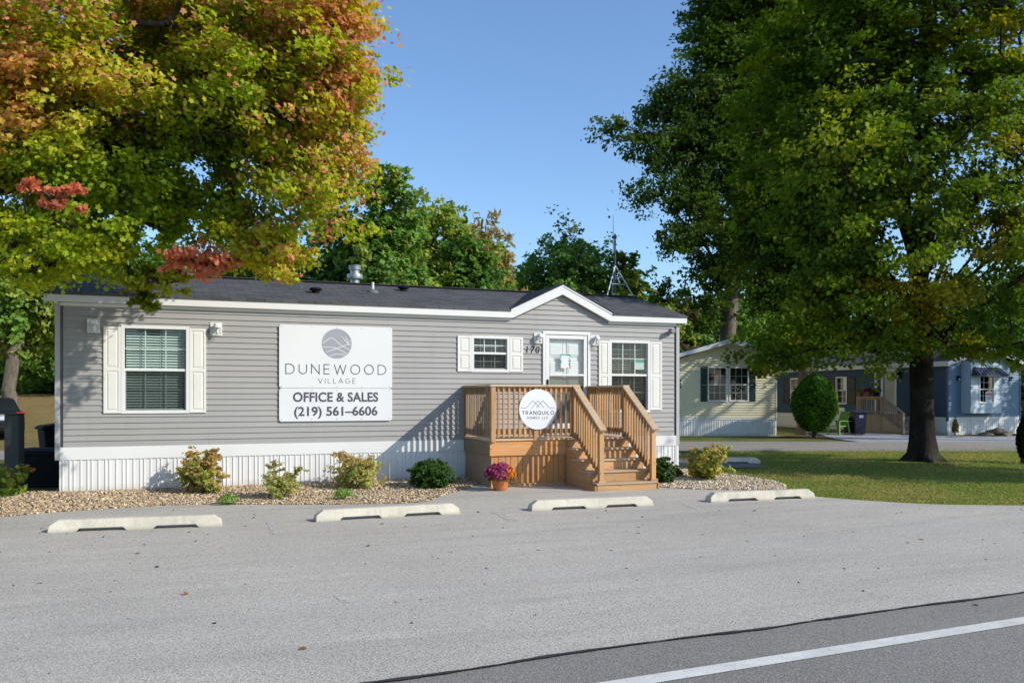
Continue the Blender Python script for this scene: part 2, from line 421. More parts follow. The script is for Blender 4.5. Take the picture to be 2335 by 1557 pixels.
def jit(rng, n, base, h=.08, v=.12):
    """n colours around base colours (n,3): brightness and warm/cool jitter"""
    k = 1 + rng.normal(size=(n, 1)) * v
    c = np.array(base) * np.clip(k, .45, 1.7)
    c[:, 0] *= np.clip(1 + rng.normal(size=n) * h, .6, 1.5); c[:, 2] *= np.clip(1 + rng.normal(size=n) * h, .5, 1.6)
    return c
def ell(px, py, d, rpx, rd=None, rzpx=None):
    """ellipsoid lobe given where it stands in the view: centre pixel, depth, half width in px, half depth in m, half height in px"""
    p = at(px, py, d); r = rpx * d / FPX
    return (p.x, p.y, p.z, r, rd or r, (rzpx or rpx) * d / FPX)

def simple_tree(name, label, base, top, half, cols, seed, n=150, per=80, leaf=.2, low=.9, group=None, tpl='spray', bark=BARK, trunk_r=.2, spiky=False, mat=None, airy=1.0):
    """background tree: an ovoid of random lobes, trunk and limbs showing through"""
    rng = np.random.default_rng(seed); x, y = base; z = gh(x, y); H = top - z
    root = empty(name, (x, y, z), label, 'tree', group)
    lobes = []
    for i in range(15):
        t = rng.uniform(.0, 1.0); zz = z + low + (H-low) * (.10 + .76 * t)
        rr = half * (math.sin(math.pi * (.22 + .66 * t)) ** .8) * .66
        a = rng.uniform(0, 6.28); q = rng.uniform(.25, .75) * half * (1 - (.6 if spiky else .42) * t)
        s = rng.uniform(.6, 1.0)
        lobes.append((x + q*math.cos(a), y + q*math.sin(a), zz, rr*s, rr*s, min(H*.2, rr * s * (1.25 if spiky else .9))))
    lobes.append((x, y, z + H - half*.4, half*.42, half*.42, half*.42))
    lobes.append((x, y, z + low + (H-low)*.4, half*.75, half*.75, (H-low)*.38))
    if low < .5: lobes += [(x, y, z+.7, half*1.05, half*1.05, .9)]*3
    CL = darts(lobes, n, half * .16, rng, .4); CR = rng.uniform(.5, 1.05, len(CL)) * half * .26
    cen = np.array([x, y, z + H * .45])
    P, N, I = clump_leaves(CL, CR, per, rng, cen, 6, 1.5 if spiky else .8, .3, .8, .6)
    cb = np.array(cols)[rng.integers(0, len(cols), len(CL))] * rng.uniform(.7, 1.25, (len(CL), 1))
    if spiky: N = N * np.array([1, 1, .3])
    COL = jit(rng, len(P), cb[I])
    leaf_mesh('crown', mat or LEAF_DARK, root, P, N, leaf * rng.uniform(.6, 1.3, len(P)), COL, tpl, rng)
    tr = [Vector((x, y, z-.1))] + [Vector((x + rng.normal()*.1, y + rng.normal()*.1, z + H*f)) for f in (.12, .26, .42, .6, .78)]
    sel = CL[rng.choice(len(CL), min(len(CL), 60), replace=False)]
    skeleton_mesh('trunk', bark, root, (x, y, z), tr, [(2, l[:3], .2) for l in lobes[:5]], sel, trunk_r, rng, 1.5, sides=6)
    return root

def shrub(name, label, base, half, h, cols, seed, n=26, per=40, leaf=.05, tpl='oval', stems=9, group=None, cat='shrub', dense=False, stemcol=None, tipcols=None, flat=.7):
    rng = np.random.default_rng(seed); x, y, z = base
    root = empty(name, (x, y, z), label, cat, group)
    if dense: lobes = [(x, y, z + h*.45, half, half, h*.55)]
    else:
        lobes = [(x, y, z + h*.42, half*.75, half*.75, h*.42)]
        for i in range(5):
            a = rng.uniform(0, 6.28); q = half * rng.uniform(.35, .85)
            lobes.append((x+q*math.cos(a), y+q*math.sin(a), z + h*rng.uniform(.45, .88), half*.28, half*.28, h*.17))
    CL = darts(lobes, n, half*.12, rng, .3 if dense else .5); CL[:, 2] = np.maximum(CL[:, 2], z + .04)
    CR = rng.uniform(.6, 1.1, len(CL)) * half * (.24 if dense else .27)
    cen = np.array([x, y, z + h*.35])
    P, N, I = clump_leaves(CL, CR, per, rng, cen, 4, flat); P[:, 2] = np.maximum(P[:, 2], z + .01)
    cb = np.array(cols)[rng.integers(0, len(cols), len(CL))] * rng.uniform(.75, 1.25, (len(CL), 1))
    COL = cb[I]
    if tipcols is not None:
        hz = (P[:, 2] - z) / h; m = rng.random(len(P)) < np.clip((hz-.45)*1.1, 0, .5)
        COL = COL.copy(); COL[m] = np.array(tipcols)[rng.integers(0, len(tipcols), m.sum())]
    leaf_mesh('foliage', LEAF, root, P, N, leaf * rng.uniform(.6, 1.35, len(P)), jit(rng, len(P), COL), tpl, rng)
    mb = MB()
    for i in range(stems):
        c = CL[rng.integers(0, len(CL))]; b = Vector((x + rng.normal()*half*.1, y + rng.normal()*half*.1, z-.02))
        m = b.lerp(Vector(c), .5) + Vector((0, 0, h*.08)); mb.tube([b, m, c], [.009, .006, .003], 5)
    mb.build('stems', BARK_PALE, root)
    return root
def tuft(name, label, base, half, h, cols, seed, n=120, w=.02, tpl='lance', group=None, cat='plant'):
    rng = np.random.default_rng(seed); x, y, z = base
    root = tag(empty(name, (x, y, z)), label, cat, group)
    a = rng.uniform(0, 6.28, n); q = half * np.sqrt(rng.random(n)); hh = h * rng.uniform(.3, 1, n) * (1 - .5*q/half)
    P = np.stack([x+q*np.cos(a), y+q*np.sin(a), z+hh], 1)
    N = np.stack([np.cos(a), np.sin(a), rng.uniform(.2, 1.2, n)], 1) + rng.normal(size=(n, 3))*.35
    leaf_mesh('leaves', LEAF, root, P, N, w*rng.uniform(.7, 1.4, n), jit(rng, n, np.array(cols)[rng.integers(0, len(cols), n)]), tpl, rng)
    mb = MB()
    for i in range(12):
        k = rng.integers(0, n); mb.tube([(x+rng.normal()*.02, y+rng.normal()*.02, z-.01), tuple(P[k])], [.005, .003], 4)
    mb.build('stems', surf(name+'_stem', (.09, .14, .04)), root)
    return root
# ------------------------------------------------------------------ setting: terrain, paving, beds
def in_poly(x, y, poly):
    c = False; j = len(poly)-1
    for i in range(len(poly)):
        xi, yi = poly[i]; xj, yj = poly[j]
        if (yi > y) != (yj > y) and x < (xj-xi)*(y-yi)/(yj-yi)+xi: c = not c
        j = i
    return c
def sheet(name, poly, dz, mat, kind='structure', label=None):
    bm = bmesh.new(); vs = [bm.verts.new((x, y, 0)) for x, y in poly]; bm.faces.new(vs)
    bmesh.ops.triangulate(bm, faces=bm.faces[:])
    ys = [p[1] for p in poly]
    for k in range(9):
        y = 14.5 + .26*k
        if min(ys) < y < max(ys):
            bmesh.ops.bisect_plane(bm, geom=bm.verts[:]+bm.edges[:]+bm.faces[:], plane_co=(0, y, 0), plane_no=(0, 1, 0))
    for v in bm.verts: v.co.z = gh(v.co.x, v.co.y) + dz
    for f in bm.faces:
        if f.normal.z < 0: f.normal_flip()
    me = bpy.data.meshes.new(name); bm.to_mesh(me); bm.free(); me.materials.append(mat)
    o = bpy.data.objects.new(name, me); C.objects.link(o); o['kind'] = kind
    if label: o['label'] = label
    return o
def smooth_line(pts, k=6):
    out = []
    for i in range(len(pts)-1):
        p0, p1, p2, p3 = pts[max(0, i-1)], pts[i], pts[i+1], pts[min(len(pts)-1, i+2)]
        for j in range(k):
            t = j/k
            out.append(tuple(.5*((2*p1[a]) + (-p0[a]+p2[a])*t + (2*p0[a]-5*p1[a]+4*p2[a]-p3[a])*t*t + (-p0[a]+3*p1[a]-3*p2[a]+p3[a])*t**3) for a in (0, 1)))
    return out + [tuple(pts[-1])]

GRASS = grass_mat('lawn_grass_ground', (.14, .18, .045), (.185, .205, .055), (.28, .24, .085))
ASPHALT = asphalt_mat('pale_worn_asphalt', (.475, .437, .378))
ROADMAT = asphalt_mat('dark_road_asphalt', (.25, .233, .208), .5, .8)
STREET = asphalt_mat('street_gravelly_asphalt', (.30, .27, .23), .6, 1.5)
PAD = asphalt_mat('driveway_concrete', (.36, .36, .37), .6, 1.5)
DIRT = surf('brown_mulch', (.10, .065, .04), .95, .3, 5, .8, 30, .03, .1)
BEDBASE = surf('bed_soil', (.20, .16, .11), .95, .3, 9, .9, 40, .03, .1)

# terrain sheet
xs = [-700, -350, -180, -100] + [-60 + 1.5*i for i in range(111)] + [130, 220, 400, 700]
ysl = [-300, -120, -60] + [-30 + 1.5*i for i in range(101)] + [150, 250, 450, 900]
me = bpy.data.meshes.new('ground')
V = [(x, y, gh(x, y) - .035) for y in ysl for x in xs]; nx = len(xs)
me.from_pydata(V, [], [(j*nx+i, j*nx+i+1, (j+1)*nx+i+1, (j+1)*nx+i) for j in range(len(ysl)-1) for i in range(nx-1)])
me.materials.append(GRASS); me.polygons.foreach_set('use_smooth', [True]*len(me.polygons)); me.update()
o = bpy.data.objects.new('ground', me); C.objects.link(o); o['kind'] = 'structure'

# dry grassy slope at the left behind the home
me = bpy.data.meshes.new('dry_slope'); V = []; F = []; na, nb_ = 40, 40
for j in range(nb_+1):
    for i in range(na+1):
        l, d = -60 + 52*i/na, 26.5 + 40*j/nb_
        x, y = l*CP + d*SP, d*CP - l*SP; V.append((x, y, gh(x, y) - .01))
F = [(j*(na+1)+i, j*(na+1)+i+1, (j+1)*(na+1)+i+1, (j+1)*(na+1)+i) for j in range(nb_) for i in range(na)]
me.from_pydata(V, [], F); me.materials.append(grass_mat('dry_slope_grass', (.17, .135, .05), (.30, .235, .095), (.38, .27, .13))); me.update()
o = bpy.data.objects.new('dry_slope', me); C.objects.link(o); o['kind'] = 'structure'

# seam between road and lot: follows the photographed line
seam_px = [(840, 1557), (1000, 1536), (1137, 1515), (1250, 1496), (1420, 1472), (1600, 1449), (1750, 1432), (1860, 1414), (1900, 1409), (2010, 1393), (2110, 1379), (2220, 1366), (2335, 1350)]
seam = [tuple(gp(*p)[:2]) for p in seam_px]
def ext(a, b, L):
    d = Vector((b[0]-a[0], b[1]-a[1])); d.normalize(); return (b[0]+d.x*L, b[1]+d.y*L)
seam_l = (seam[0][0]-30*math.cos(R(2.8)), seam[0][1]-30*math.sin(R(2.8))); seam_r = (seam[-1][0]+40*math.cos(R(2.8)), seam[-1][1]+40*math.sin(R(2.8)))
seam_all = [seam_l] + seam + [seam_r]
lot_n_left = smooth_line([(-30, 13.2), (-8, 13.5), (-3.6, 13.75), (-2.13, 13.97), (-1.44, 14.25), (.137, 14.5), (1.2, 14.15), (2.03, 13.8), (3.2, 13.48), (3.85, 13.5), (4.27, 14.1), (4.8, 14.75), (5.1, 15.1)])
lot_n_right = smooth_line([(8.42, 14.6), (8.58, 13.85), (9.15, 13.3), (9.72, 13.02), (10.15, 12.85), (10.35, 12.3), (10.12, 11.78), (10.97, 10.4), (12.28, 9.64), (14.5, 8.5), (18, 7.3), (26, 6.9)])
lot = seam_all + [(26.5, seam_r[1] + .2)][:0] + lot_n_right[::-1] + [(8.38, 15.6), (5.15, 15.6)] + lot_n_left[::-1]
lot = [p for p in seam_all if p[0] < 26] + [(26, seam[-1][1] + (26-seam[-1][0])*math.tan(R(2.8)))] + lot_n_right[::-1] + [(8.38, 15.6), (5.15, 15.6)] + lot_n_left[::-1]
sheet('parking_lot', lot, 0, ASPHALT)
sheet('road', seam_all[::-1] + [(-30, -3.6), (45, .1)], -.006, ROADMAT)
# tar seam
mb = MB(); rngs = np.random.default_rng(5); sl = smooth_line(seam, 8); sl = [seam_l] + sl + [seam_r]
for i in range(len(sl)-1):
    a, b = sl[i], sl[i+1]
    wf = lambda q: .015 + .007*math.sin(q*.31) + .004*math.sin(q*1.3+1)
    wa, wb = wf(i), wf(i+1)
    mb.poly([(a[0], a[1]-wa, -.045), (b[0], b[1]-wb, -.045), (b[0], b[1]+wb, -.045), (a[0], a[1]+wa, -.045)])
TAR = surf('black_tar_seam', (.035, .034, .034), .7, .2, 9, .3, 40)
tag(mb.build('road_seam', TAR), kind='structure')
# white edge line
l0, l1 = gp(1350, 1557), gp(2335, 1405); w0, w1 = gp(1465, 1557), gp(2335, 1421.5)
d = (l1-l0).normalized(); nrm = Vector((-d.y, d.x, 0)); wd = abs((w1-l1).dot(nrm))
a, b = l0 - d*28, l1 + d*35
mb = MB(); mb.poly([(a.x-nrm.x*wd, a.y-nrm.y*wd, -.0505), (b.x-nrm.x*wd, b.y-nrm.y*wd, -.0505), (b.x, b.y, -.0505), (a.x, a.y, -.0505)])
tag(mb.build('road_line', paint_mat('white_line_paint', (.68, .66, .61), .36, 34)), kind='structure')
# faded stall marks
FADED = paint_mat('faded_stall_paint', (.60, .57, .52), .50, 18)
for q in ([(608, 1191), (630, 1191), (646, 1218), (622, 1218)], [(1123, 1167), (1146, 1167), (1182, 1187), (1156, 1187)], [(762, 1358), (783, 1358), (802, 1374), (778, 1374)], [(1552, 1148), (1566, 1148), (1600, 1162), (1584, 1162)]):
    mb = MB(); mb.poly([tuple(gp(x, y)) [:2] + (-.0455,) for x, y in q[::-1]]); tag(mb.build('stall_line', FADED), kind='structure')
# planting beds
bed_l = lot_n_left[6:] + [(5.5, 15.6), (5.5, 16.9), (-2.2, 16.9), (-8, 16.6)]
bed_l = [p for p in bed_l if p[0] > -8.1]
bed_r_edge = smooth_line([(10.35, 12.85), (10.85, 13.5), (11.15, 14.3), (11.15, 15.1), (10.9, 16.0), (10.6, 16.9)])
bed_r = [p for p in lot_n_right if p[0] <= 10.2 and p[1] > 12.8] + bed_r_edge + [(8.3, 16.9), (8.3, 15.6), (8.38, 15.6)]
sheet('gravel_bed', bed_l, -.012, BEDBASE); sheet('gravel_bed', bed_r, -.012, BEDBASE)
# street behind, side pad, driveways, mulch
def camrect(l0, l1, d0, d1): return [(l*CP + d*SP, d*CP - l*SP) for l, d in ((l0, d0), (l1, d0), (l1, d1), (l0, d1))]
sheet('street', camrect(-11, 60, 26.1, 30.9), -.014, STREET)
sheet('side_street', camrect(-60, -11.2, 22.5, 27.6), -.014, STREET)
sheet('side_driveway', [(10.75, 17.0), (12.9, 16.6), (13.3, 17.4), (13.3, 18.5), (13.2, 20.0), (14.2, 23.3), (10.75, 24.6)], -.004, asphalt_mat('side_asphalt', (.2, .195, .19), .6, 1.5))
pr = [gp(1860, 988, -.01), gp(1905, 1001, -.01), gp(1985, 1010, -.01), gp(2335, 1019, -.01), gp(2335, 993, -.01), gp(2160, 993, -.01), gp(2060, 991, -.01), gp(1990, 986, -.01)]
sheet('driveway', [(p.x, p.y) for p in pr], -.003, PAD)
mc = at(1858, 0, 35.2)
sheet('mulch_ring', [(mc.x + 1.5*math.cos(a)*(1+.12*math.sin(3*a)), mc.y + 1.3*math.sin(a)*(1+.1*math.cos(4*a))) for a in [i*math.pi/14 for i in range(28)]], -.018, DIRT)
tb = gp(2104, 1052, -.035)
sheet('bare_soil', [(tb.x + 1.15*math.cos(a)*(1+.22*math.sin(3*a+1)+.1*math.sin(7*a)), tb.y + 1.0*math.sin(a)*(1+.2*math.cos(4*a)+.1*math.sin(9*a))) for a in [i*math.pi/20 for i in range(40)]], -.026, surf('root_soil', (.085, .066, .045), .95, .4, 4, .8, 30, .03, .1))
bc = at(2270, 0, 36.4)
sheet('mulch_bed', [(bc.x + 2.2*math.cos(a)*(1+.1*math.sin(3*a)), bc.y + .75*math.sin(a)*(1+.1*math.cos(4*a))) for a in [i*math.pi/14 for i in range(28)]], .004, DIRT)

# river stones in the beds (uncountable)
def stones(name, poly, n, seed, cols, label):
    rng = np.random.default_rng(seed); X = [p[0] for p in poly]; Y = [p[1] for p in poly]
    phi = (1+5**.5)/2
    T = np.array([(-1,phi,0),(1,phi,0),(-1,-phi,0),(1,-phi,0),(0,-1,phi),(0,1,phi),(0,-1,-phi),(0,1,-phi),(phi,0,-1),(phi,0,1),(-phi,0,-1),(-phi,0,1)]) / 1.9
    F = np.array([(0,11,5),(0,5,1),(0,1,7),(0,7,10),(0,10,11),(1,5,9),(5,11,4),(11,10,2),(10,7,6),(7,1,8),(3,9,4),(3,4,2),(3,2,6),(3,6,8),(3,8,9),(4,9,5),(2,4,11),(6,2,10),(8,6,7),(9,8,1)])
    P = []
    while len(P) < n:
        x, y = rng.uniform(min(X), max(X)), rng.uniform(min(Y), max(Y))
        if in_poly(x, y, poly): P.append((x, y, gh(x, y) - .004 + rng.random()*.022))
    P = np.array(P); s = rng.gamma(5, .0022, n) + .006
    sc = s[:, None] * rng.uniform(.7, 1.3, (n, 3)) * np.array([1.15, 1, .62])
    a = rng.uniform(0, 6.28, n); co, si = np.cos(a), np.sin(a)
    V = T[None] * sc[:, None, :] * rng.uniform(.85, 1.15, (n, 12, 1))
    V = np.stack([V[..., 0]*co[:, None]-V[..., 1]*si[:, None], V[..., 0]*si[:, None]+V[..., 1]*co[:, None], V[..., 2]], -1) + P[:, None, :]
    me = bpy.data.meshes.new(name); me.vertices.add(n*12); me.loops.add(n*60); me.polygons.add(n*20)
    me.vertices.foreach_set('co', V.astype(np.float32).ravel())
    me.loops.foreach_set('vertex_index', (F[None] + np.arange(n)[:, None, None]*12).astype(np.int32).ravel())
    me.polygons.foreach_set('loop_start', (np.arange(n*20)*3).astype(np.int32)); me.update(calc_edges=True)
    me.polygons.foreach_set('use_smooth', [True]*len(me.polygons))
    c = np.array(cols)[rng.integers(0, len(cols), n)] * rng.uniform(.6, 1.35, (n, 1))
    rgba = np.ones((n, 12, 4), np.float32); rgba[:, :, :3] = np.clip(c, 0, 1)[:, None, :]
    me.color_attributes.new('col', 'FLOAT_COLOR', 'POINT').data.foreach_set('color', rgba.ravel())
    t = NT(name + '_stone'); me.materials.append(t.finish(t.n('Attribute', attribute_name='col').outputs['Color'], .75, None, .25))
    o = bpy.data.objects.new(name, me); C.objects.link(o); tag(o, label, 'gravel', kind='stuff')
STONE_COLS = [(q[0]*1.08, q[1]*1.0, q[2]*.88) for q in [(.42,.34,.24), (.36,.28,.19), (.50,.42,.32), (.30,.24,.18), (.46,.36,.22), (.55,.49,.40), (.26,.22,.18), (.40,.30,.20)]]
stones('river_gravel', bed_l, 42000, 3, STONE_COLS, 'tan river gravel along the white skirting of the grey home')
stones('river_gravel', bed_r, 14000, 4, [mul(c, 1.12) for c in STONE_COLS] + [(.55,.52,.44)]*3, 'pale river gravel bed beside the wooden steps at the lawn corner')

# grass blades and fallen leaves on the lawn (uncountable)
rng = np.random.default_rng(11)
lawn_poly = [p for p in lot_n_right if p[1] < 12.9] + [(26, 7.2), (30, 20), (25.2, 19.8), (16.4, 22.2), (13.4, 19.9), (13.2, 17.9), (12.4, 16.7), (11.2, 16.6)] + bed_r_edge[::-1][4:]
P = []
while len(P) < 110000:
    l = rng.uniform(2, 17); dd = 10.5 + 17*rng.random()**1.3
    x, y = l*CP + dd*SP, dd*CP - l*SP
    if in_poly(x, y, lawn_poly): P.append((x, y, gh(x, y) - .02))
P = np.array(P); n = len(P)
N = rng.normal(size=(n, 3)); N[:, 2] = np.abs(N[:, 2])*.35
pat = np.sin(P[:, 0]*1.3 + np.sin(P[:, 1]*.9)*1.7) * np.sin(P[:, 1]*1.1 + 1.0) + rng.normal(size=n)*.5
col = np.where(pat[:, None] > .3, np.array([(.36, .32, .10)]), np.array([(.22, .275, .06)]))
leaf_mesh('lawn_grass', LEAF, None, P, N, rng.uniform(.025, .06, n), jit(rng, n, col), 'lance', rng)
tag(bpy.data.objects['lawn_grass'], 'short green and straw coloured grass of the lawn', 'grass', kind='stuff')
P = []
while len(P) < 240:
    l = rng.uniform(2, 15); dd = rng.uniform(12, 27); x, y = l*CP + dd*SP, dd*CP - l*SP
    if in_poly(x, y, lawn_poly): P.append((x, y, gh(x, y) + .015))
for px, py in ((712, 1190), (716, 1189), (690, 1480), (425, 1355), (315, 1262), (90, 1330), (1150, 1147), (1090, 1168), (840, 1245), (1600, 1220), (560, 1200), (870, 1195), (1720, 1165), (2100, 1230)):
    p = gp(px, py); P.append((p.x, p.y, p.z + .012))
lc = [np.array([(.30,.22,.06), (.24,.14,.04), (.34,.11,.05), (.33,.28,.10)])[rng.integers(0, 4)] for _ in P]; ls = list(rng.uniform(.04, .07, len(P)))
k = 0
while k < 260:
    l = rng.uniform(-8, 11); dd = 5.2 + 8.5*rng.random()**.8; x, y = l*CP + dd*SP, dd*CP - l*SP
    if in_poly(x, y, lot) or y < 6:
        P.append((x, y, gh(x, y) + .006)); lc.append(np.array([(.05,.04,.03), (.12,.10,.08), (.10,.06,.03), (.3,.29,.27)][rng.integers(0, 4)])); ls.append(rng.gamma(3, .006) + .008); k += 1
P = np.array(P); n = len(P); N = rng.normal(size=(n, 3))*.3 + np.array([0, 0, 1])
leaf_mesh('fallen_leaves', LEAF, None, P, N, np.array(ls), jit(rng, n, np.array(lc)), 'maple', rng)
tag(bpy.data.objects['fallen_leaves'], 'scattered dry fallen leaves on the lawn and the asphalt', 'leaves', kind='stuff')
# ------------------------------------------------------------------ generic house pieces (all in house-local axes: front faces -Y)
def lap_siding(mb, x0, x1, z0, z1, Y, pitch, holes=(), clip=None, proud=.02):
    z = z0
    while z < z1 - 1e-4:
        za, zb = z, min(z + pitch, z1); zm = (za+zb)/2
        ca, cb = (clip(za), clip(zb)) if clip else ((x0, x1), (x0, x1))
        spans = [(max(x0, ca[0]), min(x1, ca[1]), max(x0, cb[0]), min(x1, cb[1]))]
        for hx0, hx1, hz0, hz1 in holes:
            if hz0 < zm < hz1:
                new = []
                for a0, a1, b0, b1 in spans:
                    if a0 < hx0 and hx1 < a1: new += [(a0, hx0, b0, hx0), (hx1, a1, hx1, b1)]
                    else: new.append((a0, a1, b0, b1))
                spans = new
        for a0, a1, b0, b1 in spans:
            if a1 - a0 < .01: continue
            b0, b1 = min(b0, b1), max(b0, b1)
            mb.poly([(a0, Y-proud, za), (a1, Y-proud, za), (b1, Y-.002, zb), (b0, Y-.002, zb)])
            mb.poly([(a0, Y-.001, za), (a1, Y-.001, za), (a1, Y-proud, za), (a0, Y-proud, za)])
        z += pitch
    return mb
def ribbed(mb, x0, x1, z0, z1, Y, pitch=.105, rib=.028, depth=.012):
    """vertical ribbed skirting"""
    prof = [(x0, Y)]; x = x0 + .04; i = 0
    while x + rib + .01 < x1:
        prof += [(x, Y), (x+.006, Y-depth), (x+rib-.006, Y-depth), (x+rib, Y)]
        x += pitch * (.62 if i % 3 == 1 else 1.0); i += 1
    prof.append((x1, Y))
    for (xa, ya), (xb, yb) in zip(prof, prof[1:]):
        if xb - xa > 1e-5: mb.poly([(xa, ya, z0), (xb, yb, z0), (xb, yb, z1), (xa, ya, z1)])
    return mb
def frame_rect(mb, x0, x1, z0, z1, y0, y1, w, wb=None):
    wb = wb or w
    mb.box(x0, x0+w, y0, y1, z0, z1); mb.box(x1-w, x1, y0, y1, z0, z1)
    mb.box(x0+w, x1-w, y0, y1, z1-w, z1); mb.box(x0+w, x1-w, y0, y1, z0, z0+wb)
    return mb
def window(parent, x0, x1, z0, z1, Y, meet=None, cols=3, rows=2, tilt=12, glass=GLASS, blinds=True, screen=True, lower_grid=True, xf=None, casing=.055, name='window'):
    mb = MB(xf); frame_rect(mb, x0, x1, z0, z1, Y-.035, Y+.06, casing)
    meet = meet if meet is not None else (z0+z1)/2
    xi0, xi1, zi0, zi1 = x0+casing, x1-casing, z0+casing, z1-casing
    mb.box(xi0, xi1, Y-.012, Y+.045, meet-.022, meet+.022)
    mb.box(xi0, xi0+.025, Y+.012, Y+.05, zi0, meet-.022); mb.box(xi1-.025, xi1, Y+.012, Y+.05, zi0, meet-.022)
    mb.box(xi0+.025, xi1-.025, Y+.012, Y+.05, zi0, zi0+.03)
    w = mb.build(name, WHITE, parent, bevel=.004)
    g = MB(xf); gy = Y+.012
    def grid(za, zb, gy, rows):
        for i in range(1, cols):
            xx = xi0 + (xi1-xi0)*i/cols; g.box(xx-.008, xx+.008, gy+.004, gy+.012, za, zb)
        for j in range(1, rows):
            zz = za + (zb-za)*j/rows; g.box(xi0, xi1, gy+.0135, gy+.020, zz-.008, zz+.008)
    grid(meet+.022, zi1, gy, rows)
    if lower_grid: grid(zi0+.03, meet-.022, gy+.035, rows)
    g.build('grille', WHITE, w)
    MB(xf).poly([(xi0, gy, meet+.022), (xi1, gy, meet+.022), (xi1, gy, zi1), (xi0, gy, zi1)]).build('pane', glass, w)
    MB(xf).poly([(xi0, gy+.033, zi0), (xi1, gy+.033, zi0), (xi1, gy+.033, meet), (xi0, gy+.033, meet)]).build('pane', glass, w)
    if screen: MB(xf).poly([(xi0+.012, gy-.004, zi0), (xi1-.012, gy-.004, zi0), (xi1-.012, gy-.004, meet-.022), (xi0+.012, gy-.004, meet-.022)]).build('screen', SCREEN, w)
    if blinds:
        b = MB(xf); z = zi0 + .03; t = R(tilt); rb = random.Random(int(x0*100))
        while z < zi1 - .02:
            tt = t + R(rb.uniform(-3, 3)); dy, dz = .024*math.cos(tt), .024*math.sin(tt)
            b.add([(xi0+.02, Y+.095-dy, z-dz), (xi1-.02, Y+.095-dy, z-dz), (xi1-.02, Y+.095+dy, z+dz), (xi0+.02, Y+.095+dy, z+dz)], [(0, 1, 2, 3)])
            z += .047
        for f in (.25, .58, .9):
            xx = xi0 + (xi1-xi0)*f; b.box(xx-.003, xx+.003, Y+.085, Y+.088, zi0, zi1)
        b.build('blind', BLIND, w)
    return w
def shutter(parent, x0, x1, z0, z1, Y, mat, split=.5, xf=None, panels=2):
    mb = MB(xf); w = .042
    mb.box(x0, x1, Y-.022, Y-.012, z0, z1)
    frame_rect(mb, x0, x1, z0, z1, Y-.034, Y-.022, w)
    zs = [z0+w, z1-w] if panels == 1 else [z0+w, z0+(z1-z0)*split-.03, z0+(z1-z0)*split+.03, z1-w]
    if panels == 2: mb.box(x0+w, x1-w, Y-.034, Y-.022, zs[1], zs[2])
    for za, zb in zip(zs[::2], zs[1::2]):
        a0, a1 = x0+w+.012, x1-w-.012; b0, b1 = a0+.022, a1-.022; c, d = za+.012, zb-.012
        mb.add([(a0, Y-.022, c), (a1, Y-.022, c), (a1, Y-.022, d), (a0, Y-.022, d), (b0, Y-.033, c+.022), (b1, Y-.033, c+.022), (b1, Y-.033, d-.022), (b0, Y-.033, d-.022)],
               [(4, 5, 6, 7), (0, 1, 5, 4), (1, 2, 6, 5), (2, 3, 7, 6), (3, 0, 4, 7)])
    return mb.build('shutter', mat, parent)
LAMPGLASS = glass_mat('frosted_lamp_glass', (.9, .92, .9), .15)
def lantern(parent, x, z, Y, k=1.0, mat=WHITE, xf=None):
    """porch light: square mount, domed cap, clear glass jar. x,z = centre of the mount"""
    mb = MB(xf); frame_rect(mb, x-.1*k, x+.1*k, z-.12*k, z+.12*k, Y-.03, Y-.014, .03*k); mb.box(x-.07*k, x+.07*k, Y-.022, Y-.012, z-.09*k, z+.09*k)
    m = mb.build('wall_lantern', mat, parent)
    c = (x+.01*k, Y-.12*k, z)
    cap = MB(xf); cap.lathe([(.012*k, .10*k), (.045*k, .092*k), (.065*k, .06*k), (.07*k, .02*k), (.062*k, .012*k), (.0, .012*k)], c, 20)
    cap.tube([(x, Y-.02, z+.05*k), (x, Y-.08*k, z+.09*k), (c[0], c[1], z+.095*k)], .012*k, 8)
    cap.build('cap', mat, m, smooth=40)
    MB(xf).lathe([(.05*k, .012*k), (.05*k, -.02*k), (.058*k, -.13*k), (.05*k, -.14*k), (0, -.14*k)], c, 20).build('jar', LAMPGLASS, m, smooth=40)
    MB(xf).lathe([(.018*k, .01*k), (.02*k, -.04*k), (.028*k, -.07*k), (.018*k, -.1*k), (0, -.105*k)], c, 12).build('bulb', WHITE, m, smooth=60)
    return m
